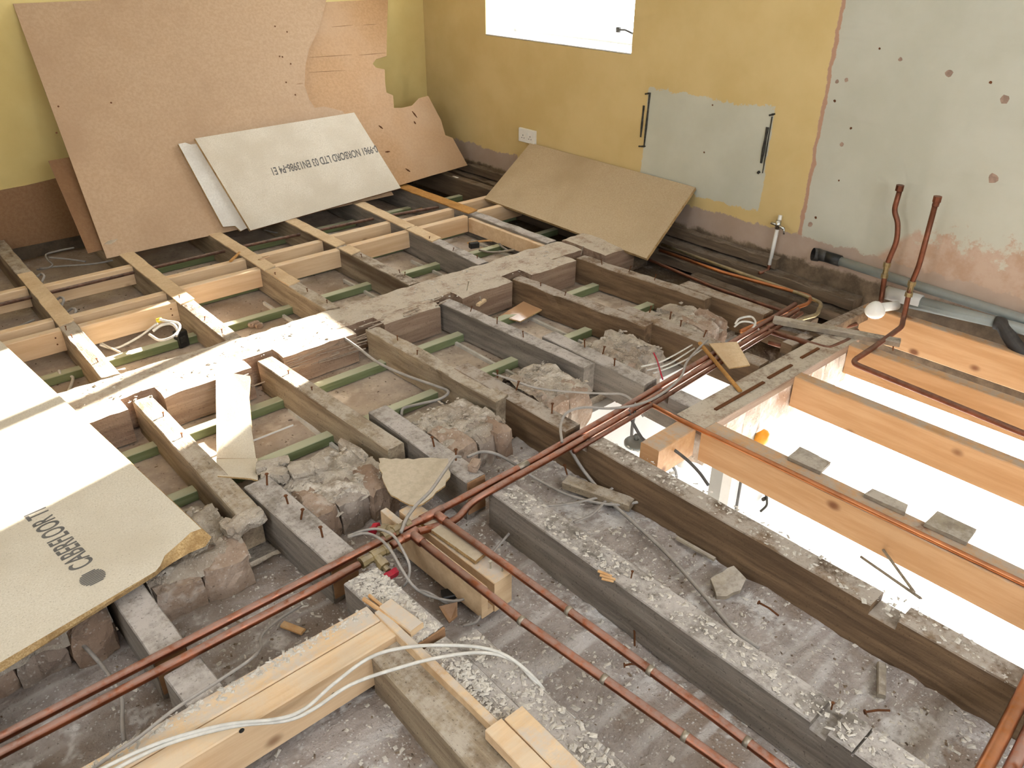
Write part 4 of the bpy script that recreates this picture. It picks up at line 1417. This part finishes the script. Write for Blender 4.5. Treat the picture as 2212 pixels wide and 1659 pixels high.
cable('grey_cable', [g(900, 1275, -.05), g(925, 1280, -.08), g(960, 1300, -.1), g(980, 1300, -.12), g(1020, 1262, -.12), g(1060, 1200, -.12), g(1115, 1135, -.10)], .0040, 'cable', 'grey cable passing beneath the pine block to the grey joist')
cable('grey_cable', [g(1010, 987, .0), g(1040, 976, -.01), g(1075, 982, -.03), g(1115, 1005, -.08), g(1160, 1035, -.12), g(1230, 1070, -.125), g(1320, 1090, -.12), g(1390, 1082, -.11), g(1432, 1070, -.10)], .0050, 'cable', 'grey cable diving under the copper pair towards the dark joist')
cable('grey_cable', [g(1230, 968, -.03), g(1262, 1018, -.10), g(1310, 1075, -.12), g(1370, 1130, -.12), g(1440, 1195, -.12), g(1520, 1285, -.115), g(1590, 1365, -.115), g(1640, 1400, -.125)], .0060, 'cable', 'long straight grey cable lying on the debris towards the lower right')
cable('flat_cable', [g(1165, 1094, -.11), g(1210, 1090, -.115), g(1260, 1082, -.12), g(1300, 1070, -.12), g(1340, 1042, -.11), g(1370, 1025, -.1)], .0058, 'cable', 'pale flat cable stub under the splintered stick', flat=.5)
cable('flat_cable', [g(1310, 1080, -.12), g(1280, 1110, -.12), g(1240, 1128, -.12)], .0050, 'cable', 'pale short cable tail on the debris', flat=.5)
cable('grey_conduit', [gy(745, 731, 2.66), g(775, 752, -.02), g(820, 785, -.045), g(880, 812, -.06), g(940, 833, -.06), g(968, 846, -.06), g(950, 862, -.07), g(905, 873, -.09), g(872, 882, -.11), g(867, 897, -.12)], .0058, 'cable', 'grey cable coming out of a hole in the main beam')
cable('flat_cable', [g(1065, 806, .012), g(1110, 822, .015), g(1160, 838, .012), g(1230, 846, .01), g(1300, 850, .01), g(1345, 852, .01), g(1372, 872, .0), g(1390, 900, -.04)], .0060, 'cable', 'flat pale cable lying across the masonry top', flat=.5)
cable('grey_cable', [g(1214, 955, .02), g(1211, 920, .02), g(1224, 892, .025), g(1260, 880, .03), g(1320, 882, .03), g(1380, 873, .03), g(1430, 850, .03), g(1470, 815, .03), g(1482, 785, .03), g(1500, 762, .02), g(1528, 735, .02)], .0048, 'cable', 'dark grey cable looping from the dark joist along the copper pair')
cable('thin_wire', [g(1385, 792, .01), g(1425, 782, .02), g(1460, 765, .01), g(1495, 745, .0)], .0030, 'cable_white', 'upper of three thin pale wires by the pipe pair', group='thin pale wires by the pipes')
cable('thin_wire', [g(1398, 800, .01), g(1440, 788, .02), g(1475, 768, .01), g(1500, 752, .0)], .0030, 'cable_white', 'middle of three thin pale wires by the pipe pair', group='thin pale wires by the pipes')
cable('thin_wire', [g(1412, 806, .01), g(1450, 792, .02), g(1490, 772, .01), g(1520, 752, .0)], .0030, 'cable_white', 'lowest of three thin pale wires by the pipe pair', group='thin pale wires by the pipes')
o = cable('red_probe', [g(1412, 762, .04), g(1420, 780, .03), g(1428, 808, .02), g(1432, 820, .0)], .0030, 'red', 'thin red-tipped wire sticking up by the masonry end')
cable('white_loop', [g(1588, 700, .0), g(1598, 688, .02), g(1622, 684, .025), g(1632, 697, .02), g(1622, 712, .0), g(1598, 726, -.02)], .0045, 'cable_white', 'coiled white cable loop where the pipes meet the dark joist')
cable('white_loop', [g(1586, 706, .0), g(1602, 695, .015), g(1625, 697, .015), g(1636, 708, .0), g(1644, 720, -.02)], .0040, 'cable_white', 'second coil of the white cable loop by the dark joist')
# hanging cables in the hole
cable('hanging_cable', [g(1358, 886, .01), g(1368, 915, -.03), g(1395, 958, -.08), g(1425, 985, -.12), g(1455, 1010, -.15), g(1462, 1030, -.25)], .0055, 'cable_dark', 'dark cable hanging in the hole beside the ceiling rose')
cable('hanging_cable', [g(1372, 890, .0), g(1366, 920, -.08), g(1364, 950, -.16)], .0060, 'cable_dark', 'thick flex dropping straight to the ceiling rose')
cable('hanging_cable', [g(1408, 960, -.05), g(1440, 962, -.04), g(1480, 990, -.05), g(1510, 1020, -.06), g(1530, 1048, -.07)], .0055, 'cable_dark', 'dark cable curving over the edge of the dark joist')
e = empty('ceiling_rose', g(1372, 957, -.10))
tag(e, 'grey round ceiling rose dangling at the edge of the hole', 'ceiling rose')
c = g(1374, 955, -.10)
mk('cover', *tube([c + V((0, 0, .012)), c + V((0, 0, .006)), c, c + V((0, 0, -.010))], [.020, .036, .042, .042], 20), 'greyplastic', e, True)
mk('flex_collar', *tube([c + V((0, 0, .01)), c + V((0, 0, .03))], .009, 10), 'greyplastic', e, True)
e = empty('lamp_holder', g(1477, 1000, -.2))
tag(e, 'white lamp holder hanging under the pine block in the hole', 'lamp holder')
c = g(1474, 990, -.2)
mk('holder', *tube([c + V((0, 0, .03)), c, c + V((0, 0, -.03))], [.010, .016, .018], 12), 'wplastic', e, True)
mk('flex', *tube([c + V((0, 0, .03)), c + V((.0, 0, .1))], .004, 8), 'cable_dark', e, True)

# far left wires and the junction box
e = empty('junction_box', g(396, 742, FAR_Z))
tag(e, 'black plastic junction box standing on the boards between the first two joists', 'junction box')
c = g(396, 748, FAR_Z)
mk('box_body', *timber(c + V((-.022, 0, .075)), c + V((.022, .01, .075)), .04, .075, 0, ch=.004), 'black', e)
mk('terminal', *timber(c + V((-.012, -.018, .055)), c + V((.012, -.014, .055)), .012, .03, 0, ch=.002), 'darkmetal', e)
cable('white_coil', [g(322, 722, -.05), g(345, 735, -.06), g(372, 728, -.05), g(388, 710, -.035), g(384, 698, -.03), g(362, 694, -.02), g(344, 690, -.01)], .006, 'cable_white', 'thick white cable coil at the black junction box')
cable('white_coil', [g(330, 715, -.045), g(350, 702, -.03), g(372, 700, -.03), g(384, 714, -.04), g(380, 726, -.05)], .007, 'cable_white', 'inner turn of the white coil at the junction box')
o = mk('yellow_tape', *tube([g(339, 693, -.02), g(349, 690, -.015)], .010, 10), 'yellow')
tag(o, 'yellow tape wrapped on the white cable coil', 'tape')
cable('white_cable', [g(340, 698, -.03), g(300, 728, -.08), g(250, 752, -.12), g(215, 745, -.1)], .005, 'cable_white', 'straight white cable from the yellow tape to the first joist')
cable('white_cable', [g(212, 738, -.1), g(240, 752, -.11), g(275, 768, -.125), g(294, 773, -.13)], .005, 'cable_white', 'white cable with a thick end lying on the boards')
cable('white_cable', [g(127, 800, -.10), g(132, 810, -.11), g(145, 811, -.12), g(157, 815, -.125), g(155, 828, -.125), g(148, 845, -.13)], .006, 'cable_white', 'curly sunlit white cable tail on the boards by the printed sheet')
cable('pale_wire', [g(160, 535, -.05), g(125, 542, -.06), g(100, 550, -.06), g(104, 562, -.07), g(113, 572, -.08), g(100, 580, -.09), g(80, 582, -.10)], .005, 'cable', 'pale looping wire in the dark void under the leaning boards')
cable('pale_wire', [g(105, 556, -.07), g(150, 560, -.08), g(185, 565, -.09)], .005, 'cable', 'short pale wire to the dark box in the void')
cable('pale_wire', [g(85, 580, -.09), g(130, 575, -.09), g(200, 570, -.08), g(255, 560, -.07)], .005, 'cable', 'straight pale wire along the void to the second joist')
cable('pale_wire', [g(0, 717, -.09), g(40, 705, -.09), g(75, 690, -.07)], .005, 'cable', 'pale wire behind the left front noggin')
for i, (px, py) in enumerate(((86, 597), (128, 648), (154, 672))):
    c = g(px, py, -.03)
    cable('wire_clip', [c + V((-.01, .03, -.01)), c + V((.012, .018, .004)), c + V((.016, -.01, .0)), c + V((-.005, -.03, -.02))], .006, 'cable', f'small grey cable clip on the side of the first far joist, {ordn[i]} from the wall', 'cable clip', 'cable clips on the first far joist')
cable('pale_wire', [g(570, 497, -.1), g(600, 503, -.1), g(640, 505, -.1)], .004, 'cable', 'pale wire in the dark below the printed chipboard offcut')
for i, pts in enumerate((((930, 473), (960, 460), (1000, 447)), ((884, 458), (920, 448), (948, 444)))):
    cable('yellow_wire', [g(*p, -.08) for p in pts], .005, 'strip_orange', ('yellowish stick by the sixth joist', 'yellowish stick behind the fifth far noggin')[i] + ' in the dark void', 'stick')

# ================================================================== WALL FITTINGS
e = empty('socket_outlet', gx(1140, 310, XW))
tag(e, 'white double socket outlet on the yellow wall', 'socket')
ys0, ys1, zs0, zs1 = 3.775, 3.925, .278, .364
m = MB().add(timber((XW - .009, ys1, zs1), (XW - .009, ys0, zs1), .018, zs1 - zs0, 0, ch=.003))
m.build('face_plate', 'wplastic', e)
for yc in (ys0 + .042, ys1 - .042):
    for (dy, dz, sw, sh) in ((0, .004, .004, .008), (-.011, -.012, .006, .004), (.011, -.012, .006, .004)):
        mk('pin_hole', *box(XW - .0195, XW - .018, yc + dy - sw/2, yc + dy + sw/2, .318 + dz - sh/2, .318 + dz + sh/2), 'black', e)
    dy = .026 if yc < 3.85 else -.026
    mk('switch', *box(XW - .022, XW - .018, yc + dy - .006, yc + dy + .006, .326, .344), 'wplastic', e)

for (lb, segs) in (('left dark fixing rail remnant beside the bare plaster square', [((1404, 200), (1391, 318), .010), ((1391, 228), (1384, 296), .011), ((1394, 203), (1404, 201), .008), ((1380, 316), (1394, 316), .008)]),
                   ('right dark fixing rail remnant beside the bare plaster square', [((1668, 252), (1647, 374), .006), ((1658, 275), (1644, 352), .014), ((1662, 249), (1674, 246), .009), ((1637, 374), (1641, 370), .012)])):
    e = empty('fixing_rail', gx(*segs[0][1], XW - .003))
    tag(e, lb, 'rail')
    for (a, b, w_) in segs:
        a, b = gx(*a, XW - .0025), gx(*b, XW - .0025)
        w_ *= .62
        mk('rail_strip', *tube([a, a.lerp(b, .3), a.lerp(b, .6), b], [w_, w_*.8, w_*1.1, w_*.7], 6), 'darkmetal', e)

# room below: alarm, hook, conduit
c = gy(1640, 942, 1.300)
e = empty('amber_beacon', c)
tag(e, 'small amber dome lamp on the white wall of the room below', 'lamp')
mk('dome', *tube([c + V((0, -.0, 0)), c + V((0, -.02, .0)), c + V((0, -.034, 0)), c + V((0, -.04, 0))], [.034, .033, .024, .004], 16), 'amber', e, True)
c = gy(1645, 1080, 1.300)
m = MB().add(tube(bends([c + V((0, 0, .05)), c + V((0, -.02, .03)), c + V((.01, -.025, -.02)), c + V((-.01, -.01, -.05))], .02), .005, 8)).add(tube([c + V((-.012, -.012, .015)), c + V((.018, -.012, .01))], .008, 8))
tag(m.build('wall_hook', 'darkmetal', smooth=True), 'little dark hook on the white wall of the room below', 'hook')
a, b = gy(1600, 1010, 1.300), gy(1590, 1085, 1.300)
tag(mk('conduit', *tube([a + V((0, -.01, .1)), b + V((0, -.01, -.6))], .006, 8), 'cable_dark'), 'thin dark conduit down the white wall of the room below', 'conduit')
a = gy(1585, 1010, 1.300)
tag(mk('door_post', *box(a.x - .06, a.x - .02, 1.265, 1.305, -2.7, -.25), 'frame'), 'white door post against the wall of the room below', 'post')
for i, (pa, pb) in enumerate((((1860, 1200), (1990, 1290)), ((1905, 1180), (1975, 1275)))):
    o = mk('loose_lath', *timber(g(*pa, -.10), g(*pb, .002), .008, .006, .001, seed=i + 3), 'grey_offcut')
    tag(o, ('longer', 'shorter')[i] + ' thin lath poking out over the bright hole from the dark joist notch', 'lath')

# ================================================================== LOOSE BITS ON THE DEBRIS
def stick(name, a, b, w_, d, mat, label, za=-.11, zb=-.11, worn=.003, cat='offcut'):
    o = mk(name, *timber(g(*a, za), g(*b, zb), w_, d, worn, seed=a[0]*.1), mat)
    return tag(o, label, cat)


st_ = stick('splintered_stick', (1222, 1033), (1366, 1083), .048, .026, 'old_y', 'splintered timber stick lying in front of the dark joist, orange end', -.105, -.105)
nails(st_, [g(1225, 1025, -.105)], .035, .003)
stick('wood_sliver', (1462, 1158), (1545, 1205), .012, .010, 'grey_offcut', 'thin wood sliver on the debris below the dark joist', -.12, -.12)
stick('lath_offcut', (1905, 1430), (1905, 1500), .020, .014, 'grey_offcut', 'short upright-lying lath offcut on the debris at the lower right', -.12, -.12)
stick('wood_sliver', (785, 1290), (865, 1345), .010, .008, 'offcut', 'split orange stick on the plaster-covered joist stub', .014, .014, .001)
stick('wood_sliver', (797, 1283), (852, 1328), .008, .008, 'offcut', 'thinner orange sliver beside the split orange stick', .014, .014, .001)
stick('wood_chip', (610, 1345), (655, 1362), .020, .008, 'offcut', 'small orange wood chip on the debris left of the trimmer', -.125, -.125, .001)
top = [g(948, 1310, -.09), g(988, 1300, -.09), g(988, 1330, -.12), g(970, 1345, -.12)]
tag(slab('wood_flake', top, [p - V((0, 0, .004)) for p in top], ['hard3', 'hard3']), 'rust-brown flake leaning by the sawn joist stub', 'flake')
top = rag([g(1535, 1250, -.115), g(1585, 1222, -.10), g(1612, 1250, -.105), g(1600, 1275, -.12), g(1570, 1288, -.125), g(1548, 1288, -.125)], .02, .004)
tag(slab('tile_shard', top, [p - V((0, 0, .012)) for p in top], ['grey_offcut', 'grey_offcut']), 'curved grey tile shard with a hole on the debris', 'shard')
o = mk('copper_stub', *tube([g(1635, 1219, -.125), g(1668, 1234, -.125)], .009, 12), 'copper_bright', smooth=True)
tag(o, 'short cut-off of copper tube at the foot of the dark joist', 'pipe')
o = mk('slate_piece', *timber(g(955, 1282, -.11), g(1010, 1270, -.11), .035, .02, .003, seed=4), 'black')
tag(o, 'dark flat fragment under the grey cables by the pine block', 'fragment')
for i, (a, b, lb) in enumerate((((1370, 1355), (1371, 1395), 'bent nail standing by the right copper branch'), ((1350, 1437), (1378, 1436), 'nail lying across the debris between the branches'), ((1640, 1302), (1682, 1330), 'thin nail on the debris below the tile shard'), ((1870, 1538), (1922, 1535), 'long screw lying on the debris at the lower right'), ((1155, 1585), (1205, 1573), 'rusty nail by the pale pine offcut'))):
    pa, pb = g(*a, -.12), g(*b, -.12)
    m = MB().add(tube([pa, pa.lerp(pb, .5) + V((0, 0, .004)), pb], .0028, 7)).add(tube([pa, pa + (pa-pb).normalized()*.003], .006, 8))
    tag(m.build('loose_nail', 'nail'), lb, 'nail')
# glossy offcut between the fourth and fifth short joists
top = [g(1080, 682, -.105), g(1132, 650, -.095), g(1172, 668, -.10), g(1124, 694, -.11)]
n_ = NT('varnished_panel')
MAT['gloss'] = n_.done(n_.mix(n_.noise((8, 8, 8)), lin('#b98a62'), lin('#d2ab86')), 0.18, 0.0, 0.6)
tag(slab('varnished_panel', top, [p - V((0, 0, .006)) for p in top], ['gloss', 'chip_edge']), 'glossy brown panel offcut between the fourth and fifth short joists', 'offcut')
for (px, py, lb) in ((1040, 656, 'pale wood chip with a screw on the fourth short joist'),):
    p = g(px, py, .003)
    o = mk('wood_chip', *timber(p + V((-.03, -.01, .012)), p + V((.03, .012, .012)), .018, .012, .003, seed=2), 'strip')
    tag(o, lb, 'chip')
    nails(o, [p + V((0, 0, .01))], .02, .002, 'screw')
p0, p1 = g(517, 543, .01), g(497, 562, .02)
tag(mk('splinter', *timber(p0, p1, .012, .01, .002, seed=3), 'strip_orange'), 'upright splinter leaning on the third far joist', 'splinter')
p = g(560, 560, .01)
tag(mk('brown_flake', *timber(p, p + V((.06, .015, .0)), .02, .005, .002, seed=5), 'hard2'), 'reddish flake on the third far joist', 'flake')
for i, (px, py, sz) in enumerate(((548, 700, .03), (560, 703, .022))):
    c = g(px, py, FAR_Z + .012)
    tag(mk('brick_chip', *blob(c, (sz*1.6, sz, sz*.8), 70+i, 3, .3, .5), 'brick'), ('larger', 'smaller')[i] + ' reddish brick chip on the boards by the third joist', 'brick chip')
c = g(1026, 531, -.06)
o = mk('black_connector', *timber(c + V((-.03, .01, .02)), c + V((.02, -.005, .02)), .03, .03, .003, seed=8), 'black')
tag(o, 'black cable connector in the bay of the sixth far joist', 'connector')
for i, pts in enumerate((((1010, 525), (1060, 520), (1100, 530)), ((1035, 540), (1070, 545), (1140, 535)), ((1070, 505), (1080, 528), (1095, 540)))):
    cable('loose_twig', [g(*q, -.1) for q in pts], .006, ('offcut', 'grey_offcut', 'cable')[i], ('orange', 'grey', 'pale')[i] + ' loose sliver near the black connector', 'sliver')
LUMP = ['flat mortar lump touching the right edge of the card flap', 'mortar lump just below the first one beside the card flap', 'largest mortar lump right of the card flap', 'mortar lump behind the largest one right of the card flap',
        'small mortar lump farthest back beside the pale plank', 'smallest mortar lump under the card flap corner', 'mortar lump standing apart farthest right of the card flap', 'mortar lump nearest the broken chipboard corner', 'mortar lump in the crack between chipboard corner and joist end', 'mortar lump against the nail-studded joist end']
# rubble lumps on the masonry by the card flap
for i, (px, py, sx_) in enumerate(((580, 1010, .05), (600, 1026, .05), (645, 1020, .055), (660, 1012, .045), (612, 1000, .035), (575, 1030, .03), (690, 1005, .04), (495, 1140, .04), (515, 1135, .05), (545, 1120, .05))):
    c = g(px, py, -.018)
    o = mk('rubble_lump', *blob(c, (sx_*1.4, sx_, sx_*.8), 90 + i*1.3, 3, .32, .5, random.uniform(0, 3)), 'mortar')
    tag(o, LUMP[i], 'rubble', 'mortar lumps on the masonry')
c = g(1025, 1005, .012)
tag(mk('brick_chip', *blob(c, (.05, .03, .025), 77, 3, .25, .6, .6), 'brick'), 'small brick chip on the joist end behind the copper pair', 'brick chip')

# ------------------------------------------------------------------ uncountable crumbs
def crumbs(name, n, place, smin, smax, mat, label):
    vv, ff = [], []
    for _ in range(n):
        p = place()
        if p is None:
            continue
        s = smin + (smax-smin)*random.random()**2.5
        a = random.uniform(0, 6.28)
        ca, sa = math.cos(a), math.sin(a)
        b = len(vv)
        l = s*random.uniform(.8, 1.9)
        w2 = s*random.uniform(.5, 1.1)
        h = s*random.uniform(.2, .6)
        for (x, y, z) in ((-l, -w2*.6, 0), (l*.8, -w2, 0), (l, w2*.7, 0), (-l*.6, w2, 0), (-l*.5, -w2*.3, h), (l*.5, w2*.2, h)):
            vv.append(V(p) + V((x*ca-y*sa, x*sa+y*ca, z)))
        for q in ((0, 1, 5, 4), (1, 2, 5), (2, 3, 4, 5), (3, 0, 4)):
            ff.append(tuple(i+b for i in q))
    o = mk(name, vv, ff, mat)
    return tag(o, label, 'debris', None, 'stuff')


def near_pt():
    x, y = random.uniform(-.3, 1.66), random.uniform(.05, 1.74)
    if nz((x, y, 0), 3, 4) + random.uniform(-.5, .5) < -.05:
        return None
    h = 0.016*(nz((x, y, 0), 4, 3.0)*0.8 + abs(nz((x, y, 0), 13, 5.0))*0.9 + nz((x, y, 0), 34, 7.0)*0.35)
    return (x, y, NEAR_Z + h)


MAT['crumb'] = plain('plaster_crumb', '#d2c9bd', 0.95, var=.15, s=60)
MAT['crumb_dark'] = plain('brown_crumb', '#8a7663', 0.95, var=.3, s=60)
crumbs('plaster_crumbs', 13000, near_pt, .0010, .0075, 'crumb', 'white plaster crumbs strewn over the near ceiling debris')
crumbs('soil_crumbs', 4500, near_pt, .0010, .0050, 'crumb_dark', 'brown grit strewn over the near ceiling debris')


def far_pt():
    return (random.uniform(.2, 3.0), random.uniform(2.05, 4.2), FAR_Z + .001)


crumbs('far_crumbs', 2000, far_pt, .001, .005, 'crumb_dark', 'dark grit and crumbs on the far ceiling boards')


def top_pt():
    r = random.random()
    if r < .3:
        return (random.uniform(.70, .79), random.uniform(1.14, 1.42), -.002)
    if r < .5:
        return (random.uniform(.72, .78), random.uniform(.85, 1.12), -.010) if random.random() < .5 else (random.uniform(.80, .865), random.uniform(.5, 1.1), -.028)
    if r < .65:
        return (random.uniform(-.3, .68), random.gauss(1.30, .008), .004)
    if r < .8:
        return (random.uniform(1.23, 1.30), random.uniform(.1, 1.45), -.002)
    if r < .9:
        return (random.uniform(1.64, 1.72), random.uniform(.1, 1.5), -.002)
    return (random.uniform(.4, 2.8), random.uniform(2.69, 2.93), .002)


crumbs('joist_top_crumbs', 4200, top_pt, .001, .007, 'crumb', 'white plaster crumbs on the tops of joists and beam')


def mas_pt():
    b = random.choice(bays[1:])
    return (random.uniform(*b), random.uniform(1.78, 2.02), -.035 + random.uniform(-.01, .012))


crumbs('mortar_crumbs', 2400, mas_pt, .0015, .010, 'mortar', 'crumbled mortar on top of the masonry wall')

for ob in S.objects:
    if '_org' in ob:
        del ob['_org']
